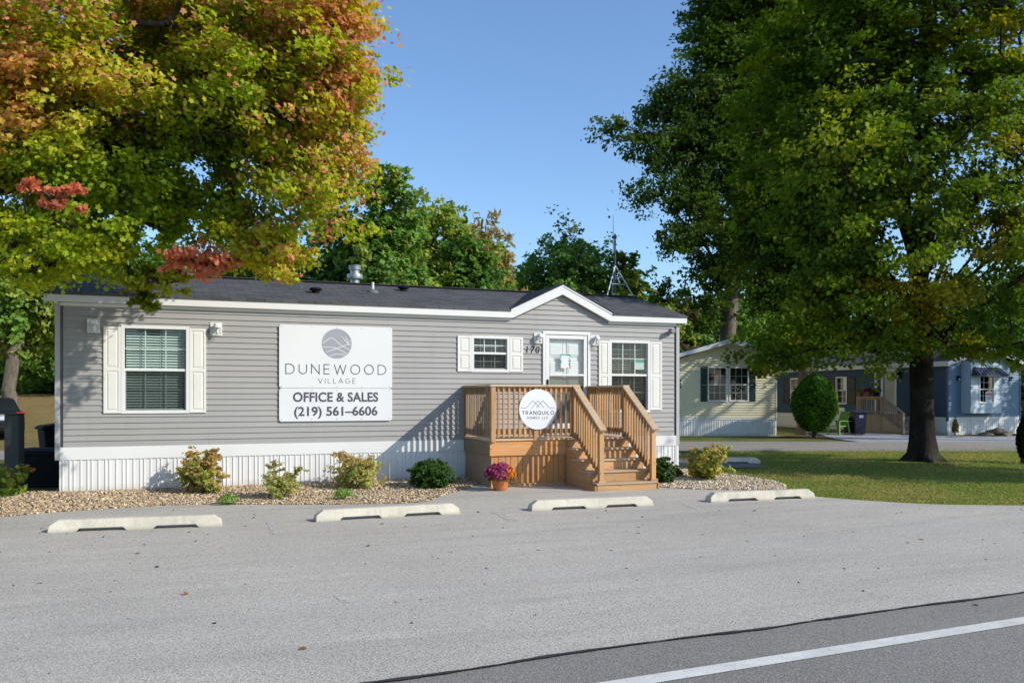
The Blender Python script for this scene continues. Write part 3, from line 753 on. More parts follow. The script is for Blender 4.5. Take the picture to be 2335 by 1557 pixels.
# ---- lettering
FT = {}
def arc(cx, cy, rx, ry, a0, a1, n=14): return [(cx+rx*math.cos(R(a0+(a1-a0)*i/n)), cy+ry*math.sin(R(a0+(a1-a0)*i/n))) for i in range(n+1)]
def glyphs():
    F = {}
    F['D'] = (.86, [[(0,0),(0,1),(.32,1)] + arc(.36,.5,.5,.5,90,-90)[1:] + [(0,0)]])
    F['U'] = (.78, [[(0,1),(0,.38)] + arc(.39,.38,.39,.38,180,360) + [(.78,.38),(.78,1)]])
    F['N'] = (.8, [[(0,0),(0,1),(.8,0),(.8,1)]])
    F['E'] = (.58, [[(.58,1),(0,1),(0,0),(.58,0)], [(.03,.52),(.53,.52)]])
    F['W'] = (1.25, [[(0,1),(.32,0),(.625,.95),(.93,0),(1.25,1)]])
    F['O'] = (.98, [arc(.49,.5,.49,.5,90,450,28)])
    F['V'] = (.82, [[(0,1),(.41,0),(.82,1)]])
    F['I'] = (.02, [[(0,0),(0,1)]])
    F['L'] = (.52, [[(0,1),(0,0),(.52,0)]])
    F['A'] = (.84, [[(0,0),(.42,1),(.84,0)], [(.17,.33),(.67,.33)]])
    F['G'] = (.92, [arc(.48,.5,.48,.5,50,350,24) + [(.93,.46),(.56,.46)]])
    F['T'] = (.7, [[(0,1),(.7,1)], [(.35,.97),(.35,0)]])
    F['R'] = (.62, [[(0,0),(0,1),(.3,1)] + arc(.33,.74,.26,.26,90,-90)[1:] + [(0,.48)], [(.26,.46),(.62,0)]])
    F['Q'] = (.98, [arc(.49,.5,.49,.5,90,450,28), [(.6,.28),(.95,-.08)]])
    F['H'] = (.76, [[(0,0),(0,1)], [(.76,0),(.76,1)], [(.03,.5),(.73,.5)]])
    F['M'] = (.95, [[(0,0),(.05,1),(.475,.2),(.9,1),(.95,0)]])
    F['S'] = (.55, [arc(.28,.76,.25,.24,20,270,14) + arc(.28,.26,.27,.26,90,-160,14)])
    F['C'] = (.88, [arc(.49,.5,.49,.5,50,310,24)])
    return F
GL = glyphs()
def stroke(mb, pts, w, y, closed=None):
    """flat ribbon with mitred joints in the XZ plane at depth y"""
    if closed is None: closed = len(pts) > 3 and abs(pts[0][0]-pts[-1][0]) + abs(pts[0][1]-pts[-1][1]) < 1e-6
    p = []
    for q in (pts[:-1] if closed else pts):
        if not p or (Vector(q)-p[-1]).length > 1e-5: p.append(Vector(q))
    n = len(p); L = []; Rr = []
    for i in range(n):
        a = p[i-1] if (i > 0 or closed) else None; b = p[(i+1) % n] if (i < n-1 or closed) else None
        d1 = (p[i]-a).normalized() if a is not None else None; d2 = (b-p[i]).normalized() if b is not None else None
        d1 = d1 or d2; d2 = d2 or d1
        n1, n2 = Vector((-d1.y, d1.x)), Vector((-d2.y, d2.x)); m = n1+n2
        m = m.normalized() if m.length > 1e-4 else n1
        k = w/2 / max(.3, m.dot(n1)); L.append(p[i]+m*k); Rr.append(p[i]-m*k)
    for i in range(n if closed else n-1):
        j = (i+1) % n
        mb.poly([(Rr[i].x, y, Rr[i].y), (Rr[j].x, y, Rr[j].y), (L[j].x, y, L[j].y), (L[i].x, y, L[i].y)])
def thin_text(mb, text, x0, x1, z0, z1, y, w):
    """stroke lettering spread over the width, even gaps"""
    h = z1-z0; asp = sum(GL[c][0] if c != ' ' else .35 for c in text)
    gap = ((x1-x0)/h - asp) / (len(text)-1); k = 1.0
    x = 0; q = 0
    for c in text:
        if c == ' ': x += .35 + gap; continue
        for s in GL[c][1]:
            q += 1; stroke(mb, [(x0 + (x+u)*h*k, z0 + v*h) for u, v in s], w, y - .0004*(q % 3))
        x += GL[c][0] + gap
def font_text(name, text, x0, x1, z0, z1, y, mat, parent, bold=.0, shear=0, spacing=1.0):
    cu = bpy.data.curves.new(name, 'FONT'); cu.body = text; cu.size = 1; cu.offset = bold; cu.shear = shear; cu.space_character = spacing; cu.resolution_u = 4
    ob = bpy.data.objects.new(name, cu); C.objects.link(ob)
    dg = bpy.context.evaluated_depsgraph_get(); me = bpy.data.meshes.new_from_object(ob.evaluated_get(dg))
    bpy.data.objects.remove(ob); bpy.data.curves.remove(cu)
    X = [v.co.x for v in me.vertices]; Y = [v.co.y for v in me.vertices]
    off = root_loc(parent)
    for v in me.vertices:
        a = x0 + (v.co.x-min(X))/(max(X)-min(X))*(x1-x0); b = z0 + (v.co.y-min(Y))/(max(Y)-min(Y))*(z1-z0)
        v.co = (a-off.x, y-off.y, b-off.z)
    me.materials.clear(); me.materials.append(mat); me.name = name
    o = bpy.data.objects.new(name, me); C.objects.link(o); o.parent = parent
    return o

# ------------------------------------------------------------------ the office home
W = 16.57; HX0, HX1 = -1.675, 10.41; RIDGE_Y, RIDGE_Z = 18.75, 4.03; EAVE_Y, EAVE_Z = 16.455, 3.385
BACK = 2*RIDGE_Y - W
home = empty('office_home', ((HX0+HX1)/2, (W+BACK)/2, 0), 'long grey clapboard mobile home with white trim, small front gable and charcoal roof', 'mobile home')
SLOPE = (RIDGE_Z-EAVE_Z)/(RIDGE_Y-EAVE_Y)
GX, GH, GW = 7.62, 3.93, 1.15
WIN1 = (-.72, .385, 1.325, 2.855); WIN2 = (5.655, 6.475, 2.105, 2.835); WIN3 = (8.745, 9.735, 1.27, 2.815); DOOR = (7.205, 8.29, .84, 2.965)
holes = [(w[0]+.03, w[1]-.03, w[2]+.03, w[3]-.03) for w in (WIN1, WIN2, WIN3, DOOR)]
gb = GH - .215; gslope = (GH-EAVE_Z)/GW
def gclip(z):
    if z <= 3.2: return (HX0, HX1)
    r = max(0.001, (gb - z)/gslope); return (GX-r, GX+r)
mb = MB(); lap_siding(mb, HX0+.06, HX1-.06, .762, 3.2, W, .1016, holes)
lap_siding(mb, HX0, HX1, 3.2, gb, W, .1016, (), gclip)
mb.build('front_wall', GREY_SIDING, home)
mb = MB()
for X in (HX0, HX1):
    s = 1 if X == HX1 else -1
    pts = [(W+.05, 0), (BACK, 0), (BACK, 3.2), (RIDGE_Y, 3.2 + SLOPE*(RIDGE_Y-W)), (W+.05, 3.2)]
    mb.prismx(pts, X - .05 if s > 0 else X, X if s > 0 else X + .05)
mb.box(HX0+.05, HX1-.05, BACK-.05, BACK, 0, 3.2)
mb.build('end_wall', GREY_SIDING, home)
MB().box(HX0+.05, HX1-.05, W+.08, BACK-.05, .7, .74).build('floor_deck', surf('interior_carpet', (.12, .11, .1)), home)
mb = MB(); mb.box(HX0-.012, HX1+.012, W-.022, W+.02, .545, .762); mb.build('trim_band', WHITE, home, bevel=.004)
mb = MB(); ribbed(mb, HX0+.0, HX1, -.06, .545, W-.004); mb.build('skirting', SKIRT, home)
MB().box(HX0-.065, HX0+.012, W-.024, W+.07, .545, 3.2).build('corner_trim', GREY_TRIM, home)
MB().box(HX1-.012, HX1+.065, W-.024, W+.07, .56, 3.2).build('corner_trim', GREY_TRIM, home)
MB().box(HX1-.012, HX1+.05, W-.02, W+.06, -.05, .545).build('corner_trim', WHITE, home)
# roof
mb = MB(); T = .05; RX0, RX1 = HX0-.22, HX1+.2
def rz(y): return EAVE_Z + SLOPE*(y-EAVE_Y)
def slab(x0, x1, y0, y1):
    mb.add([(x0, y0, rz(y0)), (x1, y0, rz(y0)), (x1, y1, rz(y1)), (x0, y1, rz(y1)), (x0, y0, rz(y0)-T), (x1, y0, rz(y0)-T), (x1, y1, rz(y1)-T), (x0, y1, rz(y1)-T)],
           [(0,1,2,3), (7,6,5,4), (0,4,5,1), (1,5,6,2), (2,6,7,3), (3,7,4,0)])
slab(RX0, GX-GW, EAVE_Y-.015, RIDGE_Y); slab(GX+GW, RX1, EAVE_Y-.015, RIDGE_Y); slab(GX-GW, GX+GW, W+.06, RIDGE_Y)
ey = 2*RIDGE_Y-EAVE_Y
mb.prismx([(RIDGE_Y, RIDGE_Z), (RIDGE_Y, RIDGE_Z-T), (ey, EAVE_Z-T), (ey, EAVE_Z)], RX0, RX1)
roof = mb.build('roof', SHINGLE, home)
mb = MB(); yb = EAVE_Y + (GH+.02-EAVE_Z)/SLOPE
for s in (-1, 1):
    a, b, c = (GX+s*(GW+.03), EAVE_Y-.015, EAVE_Z+.006), (GX, EAVE_Y-.015, GH+.02), (GX, yb, GH+.02)
    q = [a, b, c] if s < 0 else [b, a, c]; low = [(p[0], p[1], p[2]-.03) for p in q]
    mb.add(q+low, [(0, 1, 2), (5, 4, 3), (0, 3, 4, 1), (1, 4, 5, 2), (2, 5, 3, 0)])
mb.build('gable_roof', shingle_mat('gable_shingles', (.026, .029, .036), 'y'), roof)
MB().bar((RX0, RIDGE_Y, RIDGE_Z+.004), (RX1, RIDGE_Y, RIDGE_Z+.004), .26, .018).build('ridge_cap', SHINGLE, roof)
# fascia band with the gable rake
tl = [(RX0, EAVE_Z-.006), (GX-GW, EAVE_Z-.006), (GX, GH-.006), (GX+GW, EAVE_Z-.006), (RX1, EAVE_Z-.006)]
bl = [(RX0, 3.215), (GX-GW+.045, 3.205), (GX, GH-.205), (GX+GW-.045, 3.205), (RX1, 3.215)]
mb = MB()
for i in range(4):
    (xa, za), (xb, zb), (xc, zc), (xd, zd) = bl[i], bl[i+1], tl[i+1], tl[i]
    mb.add([(xa, EAVE_Y, za), (xb, EAVE_Y, zb), (xc, EAVE_Y, zc), (xd, EAVE_Y, zd), (xa, EAVE_Y+.025, za), (xb, EAVE_Y+.025, zb), (xc, EAVE_Y+.025, zc), (xd, EAVE_Y+.025, zd)],
           [(0,1,2,3), (7,6,5,4), (0,4,5,1), (3,2,6,7)] + ([(0,3,7,4)] if i == 0 else []) + ([(1,5,6,2)] if i == 3 else []))
# drip lip on the upper edge
for i in range(4):
    (xa, za), (xb, zb) = tl[i], tl[i+1]
    mb.add([(xa, EAVE_Y-.012, za-.035), (xb, EAVE_Y-.012, zb-.035), (xb, EAVE_Y-.012, zb), (xa, EAVE_Y-.012, za), (xa, EAVE_Y-.001, za-.035), (xb, EAVE_Y-.001, zb-.035)], [(0,1,2,3), (4,5,1,0)])
# end rakes
for X in (RX0, RX1-.025):
    for y0, y1, s in ((EAVE_Y+.026, RIDGE_Y, 1), (RIDGE_Y, ey, -1)):
        z0, z1 = (EAVE_Z, RIDGE_Z) if s > 0 else (RIDGE_Z, EAVE_Z)
        mb.prismx([(y0, z0-.2), (y1, z1-.2), (y1, z1-.055), (y0, z0-.055)], X, X+.025)
mb.build('fascia', FASCIA, home)
mb = MB()
for i in range(4):
    (xa, za), (xb, zb) = bl[i], bl[i+1]
    k = .004
    mb.poly([(xa, EAVE_Y+.026, za+k), (xa, W, za+k), (xb, W, zb+k), (xb, EAVE_Y+.026, zb+k)])
mb.build('soffit', WHITE, home)
mb = MB()
for x0, x1 in ((HX0+.012, GX-GW+.045), (GX+GW-.045, HX1-.012)): mb.box(x0, x1, W-.026, W-.003, 3.155, 3.213)
mb.build('frieze_trim', WHITE, home)
# roof fittings
def roof_at(px, py):
    best = None
    for i in range(200):
        Y = EAVE_Y + (RIDGE_Y-EAVE_Y)*i/199; p = onY(px, py, Y); e = abs(p.z - rz(Y))
        if best is None or e < best[0]: best = (e, p.x, Y, rz(Y))
    return best[1:]
x, y, z = (onY(809, 650, RIDGE_Y+.25).x, RIDGE_Y+.25, RIDGE_Z-.07)
fl = MB().lathe([(.17, .03), (.1, .07), (.1, .22), (.165, .23), (.175, .28), (.165, .33), (.1, .34), (.1, .42), (.13, .425), (.135, .5), (.14, .52), (.06, .53), (0, .535)], (x, y, z-.02), 24)
fl.build('flue_cap', GALV, roof, smooth=35)
x, y, z = roof_at(850, 666)
MB().lathe([(.13, -.03), (.11, .02), (.05, .05), (.033, .06)], (x, y, z), 20).build('pipe_boot', surf('grey_rubber', (.12, .14, .14), .7), roof, smooth=40)
MB().lathe([(.028, .0), (.028, .2), (.02, .2), (.02, .1), (0, .1)], (x, y, z), 16).build('vent_pipe', WHITE, roof, smooth=40)
for px, py in ((720, 668), (920, 663)):
    x, y, z = roof_at(px, py)
    MB().lathe([(.075, -.03), (.075, .045), (.12, .05), (.125, .075), (.1, .1), (0, .11)], (x, y, z), 16).build('roof_vent', DARK, roof, smooth=35)
# openings
def shut_pair(w, z0, z1, lw, rw, split=.5):
    shutter(home, w[0]-lw, w[0]-.002, z0, z1, W-.004, CREAM, split); shutter(home, w[1]+.002, w[1]+rw, z0, z1, W-.004, CREAM, split)
w1 = window(home, *WIN1, W, meet=2.085, tilt=38, glass=GLASS_GREEN); w1['label'] = 'tall window with closed white blinds and cream shutters'
shut_pair(WIN1, 1.335, 2.825, .275, .28, .505)
w2 = window(home, *WIN2, W, meet=2.485, tilt=10); w2['label'] = 'small high window left of the house number'
shut_pair(WIN2, 2.115, 2.825, .285, .29, .5)
w3 = window(home, *WIN3, W, meet=2.075, tilt=8); w3['label'] = 'tall window right of the door with a green paper notice'
shut_pair(WIN3, 1.325, 2.795, .25, .29, .5)
nt = MB().box(9.395, 9.625, W+.028, W+.031, 2.2, 2.345).build('notice', surf('pale_paper', (.42, .55, .52), .6, .1, 20), w3)
MB().box(9.395, 9.625, W+.028, W+.0305, 2.346, 2.43).build('notice_header', surf('teal_paper', (.03, .25, .19), .6, .15, 15), w3)
# entrance door: casing, storm door, panelled leaf
mb = MB(); x0, x1, z0, z1 = DOOR
mb.box(x0, x0+.06, W-.045, W+.1, z0, z1); mb.box(x1-.06, x1, W-.045, W+.1, z0, z1); mb.box(x0+.06, x1-.06, W-.045, W+.1, z1-.065, z1); mb.box(x0+.06, x1-.06, W-.02, W+.12, z0-.05, z0+.02)
door = mb.build('entrance_door', WHITE, home, bevel=.004, label='white panelled door behind a half glass storm door')
sd = MB(); a0, a1, c0, c1 = x0+.072, x1-.072, z0+.022, z1-.078
sd.box(a0, a0+.075, W-.03, W+.0, c0, c1); sd.box(a1-.075, a1, W-.03, W+.0, c0, c1)
sd.box(a0+.075, a1-.075, W-.03, W+.0, c1-.075, c1); sd.box(a0+.075, a1-.075, W-.03, W+.0, c0, c0+.2); sd.box(a0+.075, a1-.075, W-.03, W+.0, 2.045, 2.085)
storm = sd.build('storm_door', WHITE, door, bevel=.004)
MB().poly([(a0+.075, W-.014, c0+.2), (a1-.075, W-.014, c0+.2), (a1-.075, W-.014, c1-.075), (a0+.075, W-.014, c1-.075)]).build('storm_glass', GLASS, door)
MB().poly([(a0+.08, W-.006, c0+.2), (a1-.08, W-.006, c0+.2), (a1-.08, W-.006, 2.045), (a0+.08, W-.006, 2.045)]).build('screen', SCREEN, door)
lf = MB(); lx0, lx1 = x0+.062, x1-.062; ly = W+.07
lf.box(lx0, lx1, ly, ly+.03, z0+.02, z1-.066)
pw = (lx1-lx0-.12*2-.11)/2
for i in (0, 1):
    xa = lx0+.12+i*(pw+.11)
    for za, zb in ((2.46, 2.72), (1.62, 2.36), (1.0, 1.5)):
        lf.add([(xa, ly-.001, za), (xa+pw, ly-.001, za), (xa+pw, ly-.001, zb), (xa, ly-.001, zb), (xa+.03, ly-.016, za+.03), (xa+pw-.03, ly-.016, za+.03), (xa+pw-.03, ly-.016, zb-.03), (xa+.03, ly-.016, zb-.03)],
               [(4,5,6,7), (0,1,5,4), (1,2,6,5), (2,3,7,6), (3,0,4,7)])
        frame_rect(lf, xa-.012, xa+pw+.012, za-.012, zb+.012, ly-.012, ly-.0005, .011)
lf.build('door_leaf', WHITE, door)
MB().lathe([(.035, 0), (.035, -.012), (.012, -.018), (.012, -.045), (.03, -.05), (.032, -.075), (0, -.08)], (lx1-.07, ly, 1.86), 14, 'y').build('door_knob', GALV, door, smooth=40)
hd = MB(); hd.box(a0+.02, a0+.05, W-.05, W-.03, 1.83, 1.97); hd.bar((a0+.035, W-.065, 1.95), (a0+.035, W-.065, 1.83), .018, .02); hd.lathe([(.014, 0), (.014, -.03), (0, -.03)], (a0+.035, W-.03, 1.95), 10, 'y')
hd.build('door_handle', BLACK_METAL, door)
for px, py in ((213.5, 743), (493, 750.5)):
    p = onY(px, py, W); lantern(home, p.x, p.z, W)
lantern(home, 7.105, 2.815, W, .92); lantern(home, 8.4, 2.80, W, .92)
font_text('house_number', '170', 6.84, 7.14, 2.505, 2.645, W-.02, BLACK_METAL, home, .012, .15, 1.25)
p = onY(1526, 754, W)
cm = MB(); cm.lathe([(.05, 0), (.05, -.02), (.02, -.03), (.02, -.06)], (p.x+.08, W-.01, p.z), 12, 'y'); cm.bar((p.x+.08, W-.07, p.z), (p.x-.08, W-.16, p.z-.02), .075, .07)
cm.build('security_camera', surf('grey_plastic', (.22, .22, .22), .5), home)

# antenna on the ridge
af = [onY(1381, 684, 18.72), onY(1443, 686, 18.72)]; am = onY(1402.5, 610, 18.9)
ant = empty('roof_antenna', (am.x, 18.9, 4.03), 'thin grey radio antenna on a tripod standing on the roof ridge', 'antenna')
mtop = onY(1399.5, 533, 18.9).z; wtop = onY(1396, 490, 18.9).z
MB().tube([(am.x, 18.9, 4.12), (am.x, 18.9, mtop)], .022, 10).build('mast', surf('dark_steel', (.07, .08, .085), .5, metallic=.4), ant, smooth=40)
MB().tube([(am.x-.05, 18.89, mtop-.45), (am.x-.05, 18.89, mtop), (am.x-.055, 18.89, wtop)], [.016, .014, .009], 8).build('whip', GALV, ant, smooth=40)
MB().box(am.x-.07, am.x+.03, 18.87, 18.93, mtop-.12, mtop-.05).build('clamp', DARK, ant)
for fx, fy in ((af[0].x, 18.66), (af[1].x, 18.66), (am.x+.1, 19.3)):
    MB().tube([(fx, fy, rz(min(fy, 2*RIDGE_Y-fy))), (am.x, 18.9, am.z+.05)], .016, 8).build('leg', GALV, ant, smooth=40)
MB().tube([((af[0].x+am.x)/2, 18.78, 4.33), ((af[1].x+am.x)/2, 18.78, 4.33), (am.x+.05, 19.1, 4.33), ((af[0].x+am.x)/2, 18.78, 4.33)], .007, 6).build('brace', GALV, ant)
# ------------------------------------------------------------------ office sign on the wall
SX0, SX1, SZ0, SZ1, SY = 1.931, 4.044, 1.16, 2.945, W-.045
sw, sh = SX1-SX0, SZ1-SZ0
sign = empty('office_sign', ((SX0+SX1)/2, SY, SZ0), 'large white sign board with grey dune logo and lettering on the grey siding', 'sign')
def rrect(x0, x1, z0, z1, r, k=6):
    pts = []
    for cx, cz, a in ((x1-r, z0+r, -90), (x1-r, z1-r, 0), (x0+r, z1-r, 90), (x0+r, z0+r, 180)):
        pts += [(cx+r*math.cos(R(a+90*i/k)), cz+r*math.sin(R(a+90*i/k))) for i in range(k+1)]
    return pts
zs = SZ1 - .655*sh
MB().prism(rrect(SX0, SX1, zs+.003, SZ1, .045), SY, SY+.02).build('upper_board', SIGN_WHITE, sign)
MB().prism(rrect(SX0, SX1, SZ0, zs-.003, .045), SY+.001, SY+.02).build('lower_board', SIGN_WHITE, sign)
cx, cz, cr = SX0+.499*sw, SZ1-.187*sh, .156*sh
lg = MB().prism([(cx+cr*math.cos(2*math.pi*i/48), cz+cr*math.sin(2*math.pi*i/48)) for i in range(48)], SY-.004, SY-.001).build('logo', LOGO_GREY, sign)
mb = MB()
curves = [[(-.97,.0),(-.7,.2),(-.42,.36),(-.2,.3),(.1,.05),(.5,-.22),(.87,-.42)], [(-.94,-.26),(-.6,-.24),(-.2,-.27),(0,-.33),(.3,-.46),(.70,-.68)],
          [(-.76,-.6),(-.3,-.42),(0,-.33),(.3,-.2),(.6,-.09),(.8,-.06),(.97,-.05)], [(-.48,-.84),(-.1,-.71),(.2,-.7),(.58,-.79)],
          [(.75,-.06),(.6,.24),(.3,.5)], [(.75,-.06),(.66,.28),(.55,.5)], [(.74,-.06),(.55,.2),(.42,.3)], [(.76,-.06),(.76,.2),(.68,.38)], [(.77,-.06),(.86,.15),(.94,.24)], [(.75,-.06),(.62,.12),(.5,.2)]]
for i, cv in enumerate(curves): stroke(mb, smooth_line([(cx+a*cr, cz+b*cr) for a, b in cv], 6), .011 if i < 4 else .008, SY-.0055-.0004*i)
mb.build('dune_lines', SIGN_WHITE, lg)
mb = MB(); thin_text(mb, 'DUNEWOOD', SX0+.056*sw, SX0+.941*sw, SZ1-.506*sh, SZ1-.408*sh, SY-.003, .0145); mb.build('lettering', INK, sign)
mb = MB(); thin_text(mb, 'VILLAGE', SX0+.336*sw, SX0+.666*sw, SZ1-.603*sh, SZ1-.551*sh, SY-.003, .0085); mb.build('lettering', INK_THIN, sign)
font_text('lettering', 'OFFICE & SALES', SX0+.1167*sw, SX0+.871*sw, SZ1-.799*sh, SZ1-.697*sh, SY-.0025, INK_PURPLE, sign, .026, spacing=1.02)
font_text('lettering', '(219) 561\u20136606', SX0+.1265*sw, SX0+.865*sw, SZ1-.974*sh, SZ1-.846*sh, SY-.0025, INK_PURPLE, sign, .024, spacing=1.0)
SCREW = surf('dull_screw', (.35, .35, .35), .5)
for v in (.022, .637, .678, .975):
    for u in (.02, .28, .5, .72, .975):
        MB().lathe([(.009, 0), (.008, -.004), (0, -.005)], (SX0+u*sw, SY, SZ1-v*sh), 8, 'y').build('screw', SCREW, sign)

# ------------------------------------------------------------------ wooden entrance deck with steps
DX0, DX1, DY, DB, DZ = 5.5, 8.31, 15.04, 16.545, .84
deck = empty('entrance_deck', ((DX0+DX1)/2, 15.8, -.03), 'brown timber entrance deck with slatted railings and a flight of steps', 'deck')
mb = MB(); y = DY-.03; i = 0
while y < DB-.02:
    mb.box(DX0-.03, DX1+.03, y, min(y+.138, DB), DZ-.032, DZ); y += .145
mb.build('floor', WOODTOP[0], deck, bevel=.003)
RIMZ = DZ-.033
MB().box(DX0, 7.06, DY, DY+.038, .53, RIMZ).build('rim_board', wood_mat('orange_pine_x', 0, (.50, .23, .08), (.42, .26, .14)), deck, bevel=.004)
MB().box(DX0, DX0+.038, DY+.04, DB, .53, RIMZ).build('rim_board', OLDWOOD[1], deck, bevel=.004)
MB().box(DX1-.038, DX1, DY+.04, DB, .53, RIMZ).build('rim_board', OLDWOOD[1], deck, bevel=.004)
rw = random.Random(3)
mb = MB(); x = DX0+.035
while x < 7.04:
    wd = rw.choice([.138, .138, .138, .09]); mb.box(x, min(x+wd, 7.06), DY+.03+rw.uniform(0, .004), DY+.052, -.07, .545); x += wd+.007
mb.build('skirt_boards', wood_mat('orange_pine_z', 2, (.50, .225, .075), (.42, .25, .13)), deck, bevel=.003)
for X in (DX0+.03, DX1-.052):
    mb = MB(); y = DY+.06
    while y < DB-.03: mb.box(X, X+.022, y, min(y+.138, DB), -.07, .545); y += .145
    mb.build('skirt_boards', OLDWOOD[2], deck, bevel=.003)
MB().box(DX0+.02, 7.06, DY+.002, DY+.028, -.07, .015).build('base_board', WOOD[0], deck, bevel=.003)
PS = .089
def post(x, y, z0, z1, mat=None): return MB().box(x-PS/2, x+PS/2, y-PS/2, y+PS/2, z0, z1).build('post', mat or WOOD[2], deck, bevel=.005)
TOPZ = 1.8
post(5.548, 15.02, .79, TOPZ); post(6.405, 15.045, .80, TOPZ); post(7.2, 15.0, .62, TOPZ); post(8.262, 15.0, .62, TOPZ)
post(5.548, DB-.05, DZ, TOPZ); post(8.262, DB-.05, DZ, TOPZ)
cap = lambda p, q, w=.14: MB().bar(p, q, w, .038).build('rail_cap', WOODTOP[0 if abs(q[0]-p[0]) > .5 else 1], deck, bevel=.005)
cap((5.478, 15.03, TOPZ+.019), (7.29, 15.03, TOPZ+.019)); cap((5.548, 15.101, TOPZ+.019), (5.548, DB, TOPZ+.019)); cap((8.262, 14.93, TOPZ+.019), (8.262, DB, TOPZ+.019))
for za, zb in ((1.705, TOPZ-.002), (.93, 1.015)):
    MB().box(5.595, 6.36, 15.035, 15.073, za, zb).build('rail', WOOD[0], deck, bevel=.004); MB().box(6.45, 7.155, 15.035, 15.073, za, zb).build('rail', WOOD[0], deck, bevel=.004)
    MB().box(5.535, 5.573, 15.07, DB-.1, za, zb).build('rail', OLDWOOD[1], deck, bevel=.004); MB().box(8.25, 8.288, 15.05, DB-.1, za, zb).build('rail', WOOD[1], deck, bevel=.004)
bsz = .035
def baluster(x, y, z0, z1, mat=None): return MB().box(x-bsz/2, x+bsz/2, y-bsz/2, y+bsz/2, z0, z1).build('baluster', mat or WOOD[2], deck, bevel=.003)
nb = 15
for i in range(nb):
    x = 5.65 + (7.12-5.65)*i/(nb-1)
    if abs(x-6.405) > .06: baluster(x, 15.016, .865, TOPZ-.004)
for i in range(13):
    y = 15.16 + (DB-.14-15.16)*i/12; baluster(5.516, y, .865, TOPZ-.004, OLDWOOD[2]); baluster(8.231, y, .865, TOPZ-.004)
# steps
ST = [(13.80, .09), (14.08, .28), (14.36, .47), (14.64, .655)]
TX0, TX1 = 7.0, 8.36
for i, (yf, zt) in enumerate(ST):
    yb2 = (ST[i+1][0] if i < 3 else 14.92) + .06
    if i == 0:
        MB().box(7.07, 8.27, yf+.02, yf+.045, -.07, zt-.034).build('riser', WOOD[0], deck, bevel=.004)
        MB().box(7.05, 8.29, yf, yb2, zt-.033, zt).build('tread', WOODTOP[0], deck, bevel=.006)
    else:
        MB().box(7.06, 8.3, yf+.03, yf+.05, ST[i-1][1]+.001, zt-.034).build('riser', WOOD[0], deck, bevel=.003)
        MB().box(TX0, TX1, yf, yb2-.002, zt-.033, zt).build('tread', WOODTOP[0], deck, bevel=.006)
MB().box(7.06, 8.3, 14.95, 14.97, ST[3][1]+.001, RIMZ).build('riser', WOOD[0], deck, bevel=.003)
MB().box(7.0, 8.36, 14.90, 15.008, DZ-.032, DZ).build('tread', WOODTOP[0], deck, bevel=.006)
for X in (7.03, 8.30):
    pts = [(15.03, -.07), (15.03, RIMZ)]
    pts += [(14.955, RIMZ), (14.955, .62)]
    for i in (3, 2, 1): pts += [(ST[i][0]+.035, ST[i][1]-.035), (ST[i][0]+.035, ST[i-1][1]-.035 if i > 1 else ST[0][1]-.035)]
    pts += [(13.83, ST[0][1]-.035), (13.83, -.07)]
    q = []
    for p in pts:
        if not q or abs(p[0]-q[-1][0])+abs(p[1]-q[-1][1]) > 1e-4: q.append(p)
    MB().prismx(q[::-1], X, X+.028).build('stringer', WOOD[1], deck)
SL = (1.03-1.82)/(13.86-14.99)
def railz(y): return 1.82 + SL*(y-14.99)
for x in (7.2, 8.262):
    MB().bar((x, 14.975, railz(14.975)), (x, 13.84, railz(13.84)), .14, .038).build('rail_cap', WOODTOP[1], deck, bevel=.006)
    post(x+.005, 13.955, .09, railz(13.955)-.03)
    m = MB(); m.box(x-.066, x+.076, 13.884, 13.909, .091, .125); m.box(x-.066, x+.076, 14.001, 14.026, .091, .125); m.box(x-.066, x-.041, 13.91, 14.0, .091, .125); m.box(x+.051, x+.076, 13.91, 14.0, .091, .125)
    m.build('post_base', WOOD[0], deck)
    MB().bar((x+.02, 14.95, railz(14.95)-.07), (x+.02, 14.0, railz(14.0)-.07), .038, .085).build('rail', WOOD[1], deck)
    MB().bar((x+.02, 14.95, railz(14.95)-.87), (x+.02, 14.0, railz(14.0)-.87), .038, .14).build('rail', WOOD[1], deck)
    for i in range(9):
        y = 14.88 - .098*i; baluster(x-.018, y, railz(y)-.93, railz(y)-.025)
# round sign on the railing
rs = empty('round_sign', (6.42, 14.97, 1.0), 'round white sign with grey roofline emblem hung on the deck railing', 'sign')
RX, RZ, RR, RY = 6.424, 1.382, .374, 14.972
MB().prism([(RX+RR*math.cos(2*math.pi*i/64), RZ+RR*math.sin(2*math.pi*i/64)) for i in range(64)], RY, RY+.02).build('panel', SIGN_WHITE, rs)
mb = MB()
for i, pl in enumerate(([(-.92,.02),(-.62,.02),(-.27,.38),(.1,.02)], [(-.34,.02),(0,.38),(.34,.02)], [(-.1,.02),(.27,.38),(.62,.02),(.92,.02)])):
    stroke(mb, [(RX+a*RR, RZ+.02+b*RR) for a, b in pl], .008, RY-.0015-.0005*i)
mb.build('emblem', INK_THIN, rs)
mb = MB(); thin_text(mb, 'TRANQUILO', RX-.84*RR, RX+.86*RR, RZ-.255*RR, RZ-.085*RR, RY-.002, .0125); mb.build('lettering', INK_THIN, rs)
mb = MB(); thin_text(mb, 'HOMES LLC', RX-.57*RR, RX+.56*RR, RZ-.47*RR, RZ-.365*RR, RY-.002, .0075); mb.build('lettering', INK_THIN, rs)
